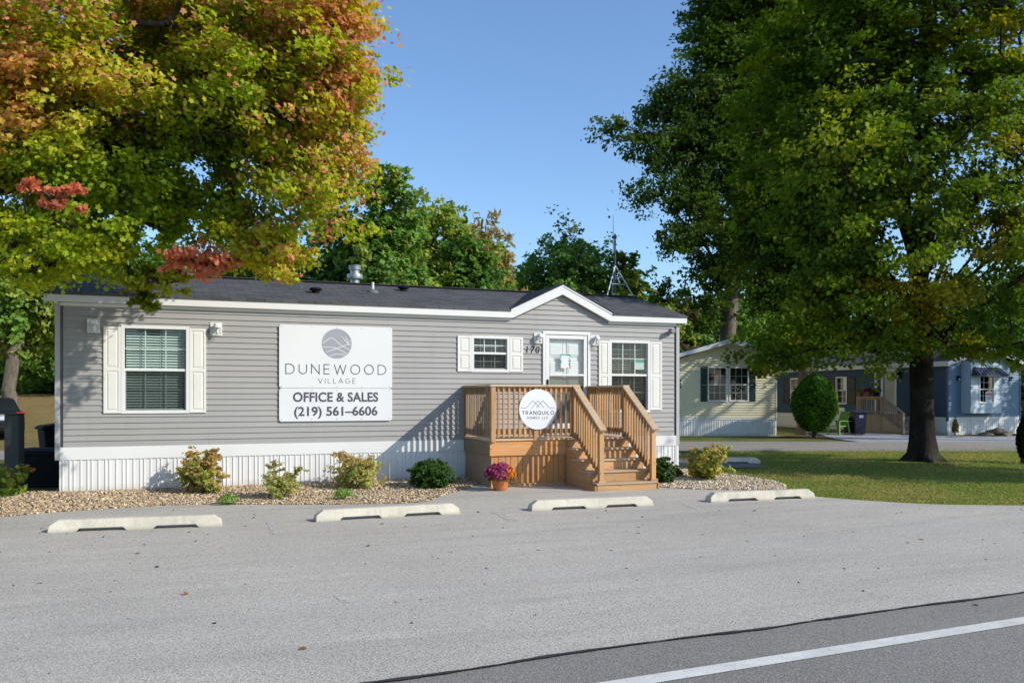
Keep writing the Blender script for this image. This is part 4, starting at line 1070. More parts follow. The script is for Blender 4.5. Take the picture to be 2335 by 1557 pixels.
# greeting print on the door
dn = empty('door_print', (7.775, W-.035, 2.4), 'small white print with teal leaves and pink flowers on the white door', 'notice')
p0, p1 = onY(1274.5, 808, W+.05), onY(1297, 840, W+.05); ypr = W-.018
MB().box(p0.x, p1.x, ypr-.002, ypr+.002, p1.z, p0.z).build('paper', SIGN_WHITE, dn)
rng = np.random.default_rng(21); Pp = []; Cc = []
for i in range(150):
    e = rng.integers(0, 4); t = rng.random(); b = abs(rng.normal())*.018
    u, v = [(t, b/.4), (t, 1-b/.4), (b/.25, t), (1-b/.25, t)][e]
    pk = (u > .65 and v < .3) or (u < .3 and v < .35 and rng.random() < .5)
    if e == 0 and rng.random() < .4: continue
    Pp.append((p0.x+u*(p1.x-p0.x), ypr-.004-rng.random()*.004, p1.z+v*(p0.z-p1.z))); Cc.append((.72, .3, .25) if pk and rng.random() < .6 else (.12, .45, .38) if rng.random() < .7 else (.3, .6, .55))
leaf_mesh('leaf_border', LEAF, dn, np.array(Pp), np.tile([0., -1, 0], (len(Pp), 1)) + rng.normal(size=(len(Pp), 3))*.15, rng.uniform(.018, .034, len(Pp)), np.array(Cc), 'oval', rng)

# ------------------------------------------------------------------ potted chrysanthemums
pb = gp(1141, 1117, -.045)
pot = empty('potted_chrysanthemum', pb, 'orange pot of purple and orange chrysanthemums before the deck skirting', 'potted plant')
m = MB(); n = 32; prof = [(.105, 0), (.12, .02), (.15, .16), (.16, .20), (.172, .205), (.175, .245), (.16, .245), (.15, .2), (0, .2)]
m.lathe(prof, pb, n)
for i, v in enumerate(m.v[:n*4]):
    k = 1 + .018*math.cos(16*2*math.pi*(i % n)/n); m.v[i] = (pb.x+(v[0]-pb.x)*k, pb.y+(v[1]-pb.y)*k, v[2])
m.build('pot', surf('terracotta_plastic', (.50, .17, .06), .55, .12, 6, .05, 30), pot, smooth=50)
rng = np.random.default_rng(8); n = 620
th = rng.uniform(0, 6.28, n); ph = np.arccos(rng.uniform(.02, 1, n)); rr = .265*(1+rng.normal(size=n)*.05)
D = np.stack([np.sin(ph)*np.cos(th), np.sin(ph)*np.sin(th), np.cos(ph)*.85], 1)
cen = np.array([pb.x, pb.y, pb.z+.24])
P = cen + D*rr[:, None]
side = D[:, 0]*.93 - D[:, 1]*.37
orange = (side + rng.normal(size=n)*.18) > .48
col = np.where(orange[:, None], np.array([(.62, .28, .03)]), np.array([(.38, .065, .17)])); col[(rng.random(n) < .3) & ~orange] = (.48, .13, .26); col[(rng.random(n) < .15) & ~orange] = (.35, .05, .06)
Pm = np.repeat(P, 5, 0) + rng.normal(size=(n*5, 3))*.010
leaf_mesh('blossoms', LEAF, pot, Pm, np.repeat(D, 5, 0)+rng.normal(size=(n*5, 3))*.5, rng.uniform(.024, .04, n*5), jit(rng, n*5, np.repeat(col, 5, 0)), 'petal', rng)
n = 900; th = rng.uniform(0, 6.28, n); ph = np.arccos(rng.uniform(-.35, 1, n)); D = np.stack([np.sin(ph)*np.cos(th), np.sin(ph)*np.sin(th), np.cos(ph)*.8], 1)
P = cen + D*(.245*(rng.random(n)**.3))[:, None]
leaf_mesh('foliage', LEAF, pot, P, D+rng.normal(size=(n, 3))*.5, rng.uniform(.03, .05, n), jit(rng, n, np.tile((.045, .085, .03), (n, 1))), 'oval', rng)

# ------------------------------------------------------------------ concrete parking stops
def stop_at(a, b, label, first=[None]):
    L = 2.03
    if first[0] is None:
        m = MB(); H = .15
        out = [(0, 0), (.015, .085), (.11, H), (L-.11, H), (L-.015, .085), (L, 0), (L*.863, 0), (L*.842, .045), (L*.615, .045), (L*.59, 0), (L*.442, 0), (L*.42, .045), (L*.178, .045), (L*.154, 0)]
        hw = lambda z: .105 - .045*z/H
        n = len(out)
        fz = [(x-L/2, -hw(z), z) for x, z in out]; bz = [(x-L/2, hw(z), z) for x, z in out]
        m.add(fz+bz, [tuple(range(n-1, -1, -1)), tuple(range(n, 2*n))] + [(i, (i+1) % n, (i+1) % n+n, i+n) for i in range(n)])
        body = m.build('parking_stop', CONCRETE, None, bevel=.008)
        first[0] = body; o = body
    else: o = copy_tree(first[0])
    d = b-a; c = (a+b)/2; rz_ = math.atan2(d.y, d.x); nrm = Vector((-math.sin(rz_), math.cos(rz_), 0))*.1
    o.location = (c.x+nrm.x, c.y+nrm.y, c.z-.002); o.rotation_euler = (0, 0, rz_); o.scale = (d.length/L, 1, 1)
    tag(o, label, 'parking stop', 'concrete parking stops')
    return o
stop_at(gp(107, 1215), gp(506, 1200), 'pale concrete parking stop nearest the two-shrub gravel edge, leftmost of the row')
stop_at(gp(720, 1190), gp(1050, 1171), 'pale concrete parking stop in front of the gravel corner, with a red leaf beside it')
stop_at(gp(1212, 1165.5), gp(1491, 1153), 'pale concrete parking stop directly in front of the wooden steps')
stop_at(gp(1621, 1145.5), gp(1860, 1135.5), 'pale concrete parking stop next to the lawn edge')
q = gp(1735, 1057, -.02); e = Vector((math.cos(R(-24)), math.sin(R(-24)), 0)); stop_at(q-e*2.03, q, 'concrete parking stop in tree shade on the side driveway')

# ------------------------------------------------------------------ planting along the home
def hgt(p, topy): return (p.y*CP + p.x*SP) and (EYE + (HORIZON-topy)/FPX*(p.x*SP+p.y*CP) - p.z)
def wid(p, px): return px*(p.x*SP+p.y*CP)/FPX
NB = [(.42,.42,.09), (.50,.45,.12), (.36,.40,.09), (.48,.36,.12)]; NBT = [(.55,.26,.13), (.48,.24,.12), (.56,.36,.15)]
p = gp(458, 1124, -.02); shrub('ninebark_shrub', 'bushy ninebark with red brown tips below the tall white-shuttered window', p, wid(p, 62), hgt(p, 1030), NB, 31, 75, 75, .058, tipcols=NBT)
p = gp(645, 1132, -.02); shrub('ninebark_shrub', 'sparse small shrub with tan seed heads below the left part of the office sign', p, wid(p, 46), hgt(p, 1058), [(.46,.48,.14), (.52,.49,.2), (.38,.42,.11)], 32, 52, 62, .05, tipcols=[(.40,.31,.20), (.48,.38,.24)])
p = gp(818, 1112, -.02); shrub('ninebark_shrub', 'airy shrub with coppery top leaves below the right part of the office sign', p, wid(p, 72), hgt(p, 1026), [(.46,.46,.14), (.54,.48,.2), (.4,.43,.12)], 33, 95, 66, .055, tipcols=[(.52,.22,.12), (.45,.3,.15)])
p = gp(520, 1147, -.03); tuft('perennial_tuft', 'low bright green tuft beside the leftmost ninebark shrub', p, wid(p, 26), hgt(p, 1121), [(.16,.3,.04), (.2,.36,.07)], 34, 240, .05)
p = gp(783, 1137, -.03); tuft('perennial_tuft', 'low bright green tuft in front of the coppery shrub', p, wid(p, 27), hgt(p, 1106), [(.17,.3,.04), (.22,.36,.08)], 35, 260, .055)
BX = [(.05,.115,.02), (.07,.14,.03), (.09,.17,.04)]
p = gp(986, 1110, -.02); shrub('boxwood', 'dense dark green rounded boxwood left of the deck', p, wid(p, 47), hgt(p, 1049), BX, 36, 130, 90, .045, dense=True)
p = gp(1509, 1098, -.02); shrub('boxwood', 'dark green boxwood right of the wooden steps', p, wid(p, 23)*1.15, hgt(p, 1040), BX, 37, 110, 90, .045, dense=True)
HY = [(.36,.38,.06), (.42,.39,.09), (.48,.41,.12), (.3,.36,.08)]
p = gp(1613, 1090, -.02); shrub('hydrangea_shrub', 'loose yellow green shrub on the gravel corner by the lawn', p, wid(p, 60), hgt(p, 1004), HY, 38, 72, 60, .07, tipcols=[(.42,.25,.11), (.34,.31,.09)], stems=14)
p = gp(1546, 1086, -.02); shrub('groundcover_plant', 'low green plant at the right corner of the grey home', p, .22, .2, [(.12,.17,.05), (.2,.18,.06)], 39, 16, 30, .05, cat='plant')
p = gp(8, 1133, -.03); shrub('leafy_shrub', 'broad leaved bright green shrub with reddish tips at the grey utility post', p, wid(p, 58), hgt(p, 1066), [(.26,.36,.04), (.2,.33,.04), (.34,.39,.06)], 40, 60, 28, .11, tpl='oval', tipcols=[(.45,.15,.08), (.3,.36,.07), (.26,.35,.05)])

# ------------------------------------------------------------------ things left of the home
p = at(33, 902, 15.2); z0 = gh(p.x, p.y)
up = empty('utility_post', (0, 0, 0), 'flat grey utility pedestal left of the grey home', 'utility post')
m = MB(); m.box(-.125, .125, -.1, .1, -.1, 1.30); m.build('body', surf('grey_green_plastic', (.062, .066, .062), .6, .1, 3, .05, spec=.2), up, bevel=.015)
MB().box(-.13, .13, -.105, .105, 1.301, 1.335).build('lid', surf('dark_grey_plastic', (.045, .048, .045), .6), up, bevel=.015)
up.location = (p.x, p.y, z0); up.rotation_euler = (0, 0, -PHI)
p = at(110, 902, 16.2); z0 = gh(p.x, p.y)
bb = empty('storage_bin', (0, 0, 0), 'low black box with rounded lid beside the end wall of the grey home', 'bin')
MB().box(-.36, .36, -.3, .3, -.05, .56).build('body', DARK, bb, bevel=.03)
MB().prismx([(-.32, .55), (.32, .55), (.3, .63), (.16, .675), (-.16, .675), (-.3, .63)], -.38, .38).build('lid', DARK, bb, bevel=.02)
bb.location = (p.x, p.y, z0); bb.rotation_euler = (0, 0, -PHI)
def cart(name, p, z0, label, col, k=1.0, mark=None):
    r = empty(name, (0, 0, 0), label, 'trash bin'); m = MB()
    lo, hi = [(-.22, -.24), (.22, -.24), (.22, .24), (-.22, .24)], [(-.28, -.32), (.28, -.32), (.28, .30), (-.28, .30)]
    m.add([(x, y, .06) for x, y in lo] + [(x, y, .95) for x, y in hi], [(3,2,1,0), (4,5,6,7), (0,1,5,4), (1,2,6,5), (2,3,7,6), (3,0,4,7)])
    m.build('body', col, r, bevel=.03)
    m = MB(); m.prismx([(-.36, .94), (-.37, .98), (-.3, 1.02), (.0, 1.06), (.3, 1.03), (.33, .94)], -.30, .30); m.build('lid', col, r, bevel=.02)
    MB().tube([(-.22, .34, .95), (-.22, .39, .97), (.22, .39, .97), (.22, .34, .95)], .016, 8).build('handle', col, r)
    for sx in (-1, 1): MB().lathe([(.1, 0), (.125, .015), (.125, .04), (.1, .055)], (sx*.23 + (0 if sx > 0 else -.055), .26, .125), 18, 'x').build('wheel', DARK, r)
    if mark: MB().poly([(-.09, -.318, .74), (.09, -.318, .74), (.09, -.3265, .86), (-.09, -.3265, .86)]).build('badge', mark, r)
    r.location = (p.x, p.y, z0); r.scale = (k, k, k); return r
p = at(131, 902, 18.2); c1 = cart('wheeled_trash_bin', p, gh(p.x, p.y), 'black wheeled trash bin behind the low black box', DARK); c1.rotation_euler = (0, 0, R(-70))
# parked dark car, its rear towards us
p = at(-10, 902, 29.5); z0 = gh(p.x, p.y) - .02
car = empty('parked_car', (0, 0, 0), 'black parked car showing its red tail light behind the utility post', 'car')
PAINT = surf('black_car_paint', (.010, .010, .012), .35, .05, 3, 0, spec=.25)
def loft(secs):
    m = MB(); n = len(secs[0][1]); vs = []
    for y, pr in secs: vs += [(x, y, z) for x, z in pr]
    fs = [(i*n+k, i*n+(k+1) % n, (i+1)*n+(k+1) % n, (i+1)*n+k) for i in range(len(secs)-1) for k in range(n)]
    fs += [tuple(range(n-1, -1, -1)), tuple(range((len(secs)-1)*n, len(secs)*n))]
    return m.add(vs, fs)
def bsec(w, zt, zb=.28): return [(-w*.9, zb), (w*.9, zb), (w, zb+.18), (w, zt-.25), (w*.94, zt-.05), (w*.82, zt), (-w*.82, zt), (-w*.94, zt-.05), (-w, zt-.25), (-w, zb+.18)]
loft([(0, bsec(.78, .95, .38)), (.1, bsec(.87, 1.06)), (.9, bsec(.91, 1.06)), (3.0, bsec(.91, 1.0)), (4.2, bsec(.88, .92)), (4.65, bsec(.72, .75, .35))]).build('body', PAINT, car, smooth=50)
def csec(w0, z0_, w1, z1): return [(-w0, z0_), (w0, z0_), (w1, z1-.04), (w1*.85, z1), (-w1*.85, z1), (-w1, z1-.04)]
loft([(.25, csec(.78, 1.0, .7, 1.06)), (.75, csec(.8, 1.02, .62, 1.44)), (1.6, csec(.82, 1.0, .63, 1.49)), (2.5, csec(.82, .98, .62, 1.45)), (3.3, csec(.78, .95, .7, 1.0))]).build('cabin', surf('dark_car_glass', (.012, .015, .018), .25, 0, 1, 0, spec=.3), car, smooth=50)
loft([(.72, csec(.63, 1.40, .61, 1.455)), (1.6, csec(.66, 1.44, .62, 1.505)), (2.45, csec(.64, 1.40, .6, 1.465))]).build('roof', PAINT, car, smooth=50)
REDL = surf('red_lens', (.62, .02, .02), .15, .05, 8, 0, spec=.7)
for s in (-1, 1): MB().prism([(s*.56, .84), (s*.86, .84), (s*.86, 1.0), (s*.6, 1.0)][::s], -.015, .13).build('tail_light', REDL, car, bevel=.02)
MB().box(-.26, .26, -.02, .02, .74, .87).build('licence_plate', surf('plate_white', (.5, .55, .65), .4), car)
MB().box(-.86, .86, -.1, .16, .36, .56).build('bumper', PAINT, car, bevel=.05)
for sx in (-1, 1):
    for y in (.95, 3.75):
        wx = sx*.82 - (.2 if sx > 0 else 0) + (.0 if sx > 0 else 0)
        w = MB().lathe([(.2, 0), (.31, .01), (.325, .05), (.325, .16), (.31, .2), (.2, .2)], (wx if sx > 0 else -.82, y, .325), 24, 'x').build('wheel', DARK, car, smooth=40)
        MB().lathe([(.2, .0), (.18, .02), (.06, .05), (0, .05)], ((.82 if sx > 0 else -.87), y, .325), 16, 'x').build('rim', GALV, w, smooth=40)
car.location = (p.x, p.y, z0); car.rotation_euler = (0, 0, R(13))
# ------------------------------------------------------------------ cream yellow neighbour (front gable end faces the lawn)
c = at(1659, 902, 36.3); k = 36.3/FPX
yh = empty('cream_home', (0, 0, 0), 'pale cream mobile home end with gable roof and dark green shutters', 'mobile home')
YW = 2.03
def yclip(z):
    if z <= 3.16: return (-YW, YW)
    r = max(.001, YW*(1-(z-3.16)/(3.86-3.16))); return (.05-r, .05+r)
yw1 = (-.83, -.01, 1.37, 2.82); yw2 = (.06, .88, 1.37, 2.82)
yholes = [(a+.02, b-.02, q+.02, r-.02) for a, b, q, r in (yw1, yw2)]
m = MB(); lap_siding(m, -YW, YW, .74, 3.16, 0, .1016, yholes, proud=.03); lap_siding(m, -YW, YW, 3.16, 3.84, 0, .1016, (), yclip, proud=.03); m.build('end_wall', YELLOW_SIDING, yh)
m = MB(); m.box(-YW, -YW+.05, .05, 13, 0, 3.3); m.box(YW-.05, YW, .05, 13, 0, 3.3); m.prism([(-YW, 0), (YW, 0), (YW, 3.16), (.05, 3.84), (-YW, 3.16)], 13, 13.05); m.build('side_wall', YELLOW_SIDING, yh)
m = MB(); m.box(-YW-.01, YW+.01, -.02, .02, .645, .74); m.build('trim_band', SKIRT, yh)
m = MB(); ribbed(m, -YW, YW, -.1, .645, -.004, .11); m.build('skirting', SKIRT, yh)
CTRIM = surf('cream_trim', (.62, .6, .48), .5)
for s in (-1, 1): MB().box(s*YW-.05 if s > 0 else s*YW-.012, s*YW+.012 if s > 0 else s*YW+.05, -.032, .05, .645, 3.16).build('corner_trim', CTRIM, yh)
AP, EV = (.1, 4.0), 3.38; OV = YW+.26
m = MB()
for s in (-1, 1):
    q = [(.1, 4.0), (s*OV, 3.33), (s*OV, 3.28), (.1, 3.95)]
    m.prism(q if s < 0 else q[::-1], -.32, 13.3)
m.build('roof', SHINGLE, yh)
m = MB()
for s in (-1, 1):
    q = [(.1, 3.975), (s*OV, 3.305), (s*OV, 3.145), (.1, 3.80)]
    m.prism(q if s < 0 else q[::-1], -.345, -.322)
m.build('fascia', FASCIA, yh)
m = MB()
for s in (-1, 1): m.poly([(.1, -.32, 3.81), (s*OV, -.32, 3.15), (s*OV, 0, 3.15), (.1, 0, 3.81)])
m.build('soffit', WHITE, yh)
DKGREEN = surf('dark_green_shutter', (.012, .035, .03), .5, .2, 4, .05)
wl = window(yh, *yw1, 0, meet=2.09, rows=2, blinds=False, screen=False, casing=.05); wr_ = window(yh, *yw2, 0, meet=2.09, rows=2, blinds=False, screen=False, casing=.05)
shutter(yh, yw1[0]-.29, yw1[0]-.003, 1.39, 2.83, -.004, DKGREEN); shutter(yh, yw2[1]+.003, yw2[1]+.27, 1.39, 2.83, -.004, DKGREEN)
MB().box(-1.9, 1.9, .42, .46, .75, 3.1).build('dark_backing', surf('dark_backing_sheet', (.03, .03, .035), .9), yh)  # dark sheet added close behind the panes to stand for the unlit room
m = MB(); m.prism([(-.62, 2.1), (-.3, 2.1), (-.22, 2.42), (-.26, 2.74), (-.5, 2.78), (-.66, 2.5)], .16, .17); m.build('red_hanging', surf('red_cloth', (.38, .03, .025), .8), wl)
m = MB(); m.prism([(-.5, 2.12), (-.36, 2.12), (-.33, 2.42), (-.4, 2.52), (-.5, 2.44)], .14, .15); m.build('white_cloth', surf('white_cloth', (.6, .55, .5), .8), wl)
for i in range(3): MB().bar((-1.955, -.02, 2.29-.13*i), (-1.935, -.02, 2.21-.13*i), .03, .05).build('house_number', BLACK_METAL, yh)
yh.location = (c.x, c.y, 0); yh.rotation_euler = (0, 0, -PHI)

# ------------------------------------------------------------------ blue neighbour: long shaded side faces the lawn, bay window end in the sun
BX0, BX1, BY, BL = 30.8, 35.08, 27.8, 15.0
def onX(px, py, X):
    u = (px-1167.5)/FPX; Y = X*(CP-u*SP)/(SP+u*CP); d = X*SP+Y*CP
    return Vector((X, Y, EYE+(HORIZON-py)/FPX*d))
bh = empty('blue_home', ((BX0+BX1)/2, BY, 0), 'dark blue mobile home with white skirting and a bay window in its end', 'mobile home')
side = lambda p: (BX0 + p[1], BY + BL - p[0], p[2])
def sx(px, X=BX0): return BL - (onX(px, 902, X).y - BY)
WALLT = 2.87
wb1 = (sx(1906.5), sx(1932), 1.22, 2.56); wa1 = (sx(1803), sx(1826), 1.22, 2.56)
dz = (sx(2010), sx(2045), .8, 2.86)
hs = [(a+.03, b-.03, q+.03, r-.03) for a, b, q, r in (wb1, wa1)] + [(dz[0]+.03, dz[1]-.03, .8, 2.8)]
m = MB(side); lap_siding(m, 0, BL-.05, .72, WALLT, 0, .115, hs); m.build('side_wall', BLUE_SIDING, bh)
m = MB(side); m.box(0, BL, -.015, .02, .60, .72); m.build('trim_band', SKIRT, bh)
m = MB(side); ribbed(m, 0, BL, -.1, .60, -.004, .14); m.build('skirting', SKIRT, bh)
m = MB(side); m.box(-.2, BL+.25, -.27, -.24, 2.88, 3.09); m.build('fascia', surf('shaded_fascia', (.66, .62, .58), .5, .06), bh)
m = MB(side); m.box(-.2, BL+.2, -.24, 0, 2.885, 2.9); m.build('soffit', WHITE, bh)
mx = (BX0+BX1)/2
m = MB(); m.prism([(BX0-.26, 3.09), (BX0-.26, 3.04), (mx, 3.72), (mx, 3.77)], BY-.25, BY+BL+.2); m.prism([(mx, 3.77), (mx, 3.72), (BX1+.26, 3.04), (BX1+.26, 3.09)], BY-.25, BY+BL+.2)
m.build('roof', shingle_mat('grey_shingles_y', (.062, .06, .072), 'y'), bh)
ex0, ex1 = BX0, BX1
bx0, bx1 = onY(2213, 902, BY-.5).x, onY(2284, 902, BY-.5).x
def bclip(z):
    if z <= WALLT: return (ex0, ex1)
    r = max(.001, (3.72-z)/(3.72-WALLT)*(BX1-BX0)/2); return (mx-r, mx+r)
m = MB(); lap_siding(m, ex0+.05, ex1-.05, .72, WALLT, BY, .115, [(bx0+.05, bx1-.05, 1.0, 2.8)], proud=.03); lap_siding(m, ex0, ex1, WALLT, 3.7, BY, .115, (), bclip); m.build('end_wall', SUNLIT_SIDING, bh)
m = MB(); m.box(ex1-.05, ex1, BY+.02, BY+BL, 0, WALLT+.2); m.box(ex0+.05, ex1-.05, BY+BL-.05, BY+BL, 0, WALLT); m.build('back_wall', BLUE_SIDING, bh)
m = MB(); ribbed(m, ex0, ex1, -.1, .60, BY-.004, .14); m.build('skirting', SKIRT, bh)
m = MB(); m.box(ex0, ex1, BY-.02, BY+.01, .60, .72); m.build('trim_band', SKIRT, bh)
MB().box(ex0-.02, ex0+.06, BY-.034, BY+.06, .55, WALLT).build('corner_trim', BLUE_TRIM, bh); MB().box(ex1-.06, ex1+.02, BY-.034, BY+.06, .55, WALLT).build('corner_trim', BLUE_TRIM, bh)
m = MB()
for s in (-1, 1):
    q = [(mx, 3.745), (mx+s*2.4, 3.065), (mx+s*2.4, 2.9), (mx, 3.57)]; m.prism(q if s < 0 else q[::-1], BY-.275, BY-.252)
m.build('fascia', FASCIA, bh)
# bay window
bay_z0, bay_z1 = onY(2240, 942, BY-.5).z, 3.02
m = MB(); bw = (onY(2232, 0, BY-.5).x, onY(2267, 0, BY-.5).x, onY(0, 920, BY-.5).z*0 + onY(2250, 920, BY-.5).z, onY(2250, 855, BY-.5).z)
bwin = (bw[0], bw[1], bw[2], bw[3])
lap_siding(m, bx0, bx1, bay_z0+.22, bay_z1, BY-.5, .2, [(bwin[0]+.03, bwin[1]-.03, bwin[2]+.03, bwin[3]-.03)])
m.box(bx0, bx0+.03, BY-.48, BY-.02, bay_z0+.222, bay_z1); m.box(bx1-.03, bx1, BY-.48, BY-.02, bay_z0+.222, bay_z1); m.box(bx0-.004, bx1+.004, BY-.50, BY-.021, bay_z0, bay_z0+.22)
bay = m.build('bay', surf('pale_blue_bay', (.42, .50, .56), .55, .08, 2, .03), bh)
bwn = window(bh, *bwin, BY-.5, meet=(bwin[2]+bwin[3])/2, blinds=False, screen=False, casing=.05)
s0, s1 = onY(2247, 893, BY-.46), onY(2266, 915, BY-.46)
MB().box(s0.x, s1.x, BY-.47, BY-.465, s1.z, s0.z).build('window_placard', SIGN_WHITE, bwn)
MB().box(s0.x+.03, s1.x-.03, BY-.4735, BY-.471, s0.z-.17, s0.z-.04).build('red_band', surf('faded_red_ink', (.55, .2, .2), .6, .2, 30), bwn)
MB().box(s0.x+.05, s1.x-.05, BY-.4735, BY-.471, s1.z+.07, s0.z-.21).build('grey_band', surf('grey_violet_ink', (.4, .38, .48), .6, .3, 30), bwn)
a0, a1 = onY(2223, 838, BY-.55), onY(2283, 855, BY-.95)
m = MB(); zt, zb = a0.z+.02, a0.z-.33
x0, x1 = bx0+.02, bx1+.0
m.add([(x0+.12, BY-.52, zt), (x1-.12, BY-.52, zt), (x1, BY-.9, zb), (x0, BY-.9, zb), (x0, BY-.9, zb-.06), (x1, BY-.9, zb-.06), (x0, BY-.52, zb-.02), (x1, BY-.52, zb-.02)], [(3, 2, 1, 0), (4, 5, 2, 3), (6, 3, 0), (1, 2, 7)])
for i in range(9):
    t = (i+.5)/9; m.bar((x0+.12+(x1-x0-.24)*t, BY-.515, zt+.01), (x0+(x1-x0)*t, BY-.9, zb+.01), .035, .03)
m.build('awning', surf('dark_awning', (.035, .045, .07), .5, .15, 5), bh)
for px in (2183, 2303): lantern(bh, onY(px, 858, BY).x, 2.38, BY, .85, DARK)
# side windows, door, downspout
m = MB(side)
wbn = window(bh, *wb1, 0, meet=1.9, rows=2, cols=2, blinds=False, screen=False, xf=side, casing=.06); wan = window(bh, *wa1, 0, meet=1.9, rows=2, cols=2, blinds=False, screen=False, xf=side, casing=.06)
xm = (wb1[0]+wb1[1])/2
MB(side).poly([(xm, .09, 1.9), (wb1[1], .09, 1.9), (wb1[1], .09, 2.5), (xm, .09, 2.5)]).build('curtain', BLIND, wbn)
DKB = surf('dark_brown_shutter', (.03, .028, .03), .5)
for w_ in (wb1, wa1):
    L_ = .55
    shutter(bh, w_[0]-L_, w_[0]-.01, 1.2, 2.56, -.004, DKB, xf=side); shutter(bh, w_[1]+.01, w_[1]+L_, 1.2, 2.56, -.004, DKB, xf=side)
MB(side).box(.1, BL-.3, .42, .46, .75, 2.8).build('dark_backing', bpy.data.materials['dark_backing_sheet'], bh)  # dark sheet added behind the side windows, in place of unlit rooms
dsx = sx(2000); MB(side).box(dsx-.06, dsx+.06, -.1, -.02, .75, 2.88).build('downspout', WHITE, bh, bevel=.01)
m = MB(side); frame_rect(m, dz[0], dz[1], dz[2], dz[3], -.04, .08, .11)
bd = m.build('house_door', WHITE, bh)
MB(side).poly([(dz[0]+.1, .02, dz[2]), (dz[1]-.1, .02, dz[2]), (dz[1]-.1, .02, dz[3]-.1), (dz[0]+.1, .02, dz[3]-.1)]).build('door_pane', surf('reflecting_pane', (.16, .19, .2), .1, .35, 1.3, 0, spec=.6), bd)
MB(side).poly([(dz[0]+.18, .012, 1.9), (dz[1]-.18, .012, 1.9), (dz[1]-.18, .012, 2.65), (dz[0]+.18, .012, 2.65)]).build('door_blind', surf('beige_blind', (.5, .46, .36), .6, .15, 9), bd)
lantern(bh, sx(2052), 2.55, 0, 1.3, DARK, xf=side)
q = onX(1923, 937, BX0); MB(side).box(sx(1923)-.18, sx(1923)+.18, -.1, -.01, q.z-.16, q.z+.16).build('meter_box', WHITE, bh)

# its small wooden deck
XF = 29.35
ya, yb_ = onX(1953, 902, XF).y, onX(2011, 902, XF).y; yc = onX(2058, 902, XF).y
rt = onX(1980, 904, XF).z; ft = onX(1985, 944, XF).z
nd = empty('neighbour_deck', (XF+.7, yb_, 0), 'small grey brown wooden deck with steps at the blue home', 'deck')
MB().box(XF, BX0-.03, yb_, ya, ft-.06, ft).build('floor', OLDWOOD[1], nd)
m = MB(); y = yb_
while y < ya-.1: m.box(XF+.02, XF+.045, y, y+.14, -.05, ft-.06); y += .147
x = XF+.05
while x < BX0-.1: m.box(x, x+.14, yb_+.01, yb_+.035, -.05, ft-.06); x += .147
m.build('skirt_boards', OLDWOOD[2], nd)
for yy in (ya-.05, yb_+.05): MB().box(XF, XF+.09, yy-.045, yy+.045, 0, rt-.04).build('post', OLDWOOD[2], nd)
MB().box(XF-.03, XF+.11, yb_, ya, rt-.04, rt).build('rail_cap', WOOD[1], nd); MB().box(XF+.02, XF+.06, yb_+.1, ya-.1, ft+.06, ft+.14).build('rail', OLDWOOD[1], nd); MB().box(XF+.02, XF+.06, yb_+.1, ya-.1, rt-.14, rt-.045).build('rail', WOOD[1], nd)
y = yb_+.16
while y < ya-.12: MB().box(XF-.015, XF+.019, y, y+.04, ft+.03, rt-.045).build('baluster', OLDWOOD[2], nd); y += .14
ns = 4; run = (yb_-yc-.1)/ns
for i in range(ns):
    zt = ft - ft*(i+1)/(ns+1)
    MB().box(XF+.05, BX0-.25, yb_-run*(i+1), yb_-run*i, zt-.04, zt).build('tread', OLDWOOD[0], nd); MB().box(XF+.06, BX0-.26, yb_-run*(i+1)+.02, yb_-run*(i+1)+.04, zt-ft/(ns+1), zt-.041).build('riser', OLDWOOD[0], nd)
zt2 = onX(2057, 940, XF).z
MB().prismx([(yb_, 0), (yb_, ft-.05), (yc+.1, .12), (yc+.1, 0)], XF+.02, XF+.045).build('stringer', OLDWOOD[1], nd)
MB().bar((XF+.04, yb_, rt-.02), (XF+.04, yc, zt2-.02), .12, .04).build('rail_cap', OLDWOOD[1], nd)
MB().bar((XF+.04, yb_, rt-.72), (XF+.04, yc, zt2-.72), .04, .09).build('rail', OLDWOOD[1], nd)
MB().box(XF, XF+.09, yc-.04, yc+.05, 0, zt2-.03).build('post', OLDWOOD[2], nd)
for i in range(1, 11):
    t = i/11; y = yb_+(yc-yb_)*t; zz = rt+(zt2-rt)*t; MB().box(XF+.0, XF+.035, y-.02, y+.02, zz-.74, zz-.03).build('baluster', OLDWOOD[2], nd)
# flower pots on its rail
for px, lab, cols, sd_ in ((1962, 'small terracotta pot of yellow flowers at the rear end of the neighbour deck rail', [(.35,.28,.03), (.12,.16,.03)], 61), (1981, 'pot of dark red flowers in the middle of the neighbour deck rail', [(.2,.015,.04), (.12,.01,.05)], 62), (1997, 'dark pot with yellow green plant at the front end of the neighbour deck rail', [(.3,.25,.04), (.05,.06,.02)], 63)):
    q = onX(px, 902, XF+.04); r = empty('flower_pot', (q.x, q.y, rt), lab, 'potted plant')
    MB().lathe([(.09, 0), (.14, .2), (.155, .2), (.155, .25), (.13, .25), (0, .22)], (q.x, q.y, rt), 14).build('pot', surf('clay_pot', (.25, .09, .045), .7) if sd_ != 63 else DARK, r)
    rg = np.random.default_rng(sd_); n = 160; D = rg.normal(size=(n, 3)); D /= np.linalg.norm(D, axis=1, keepdims=True); D[:, 2] = np.abs(D[:, 2])*.7
    leaf_mesh('blossoms', LEAF, r, np.array([q.x, q.y, rt+.22]) + D*.27*(rg.random((n, 1))**.4), D, rg.uniform(.07, .12, n), jit(rg, n, np.array(cols)[rg.integers(0, 2, n)]), 'oval', rg)
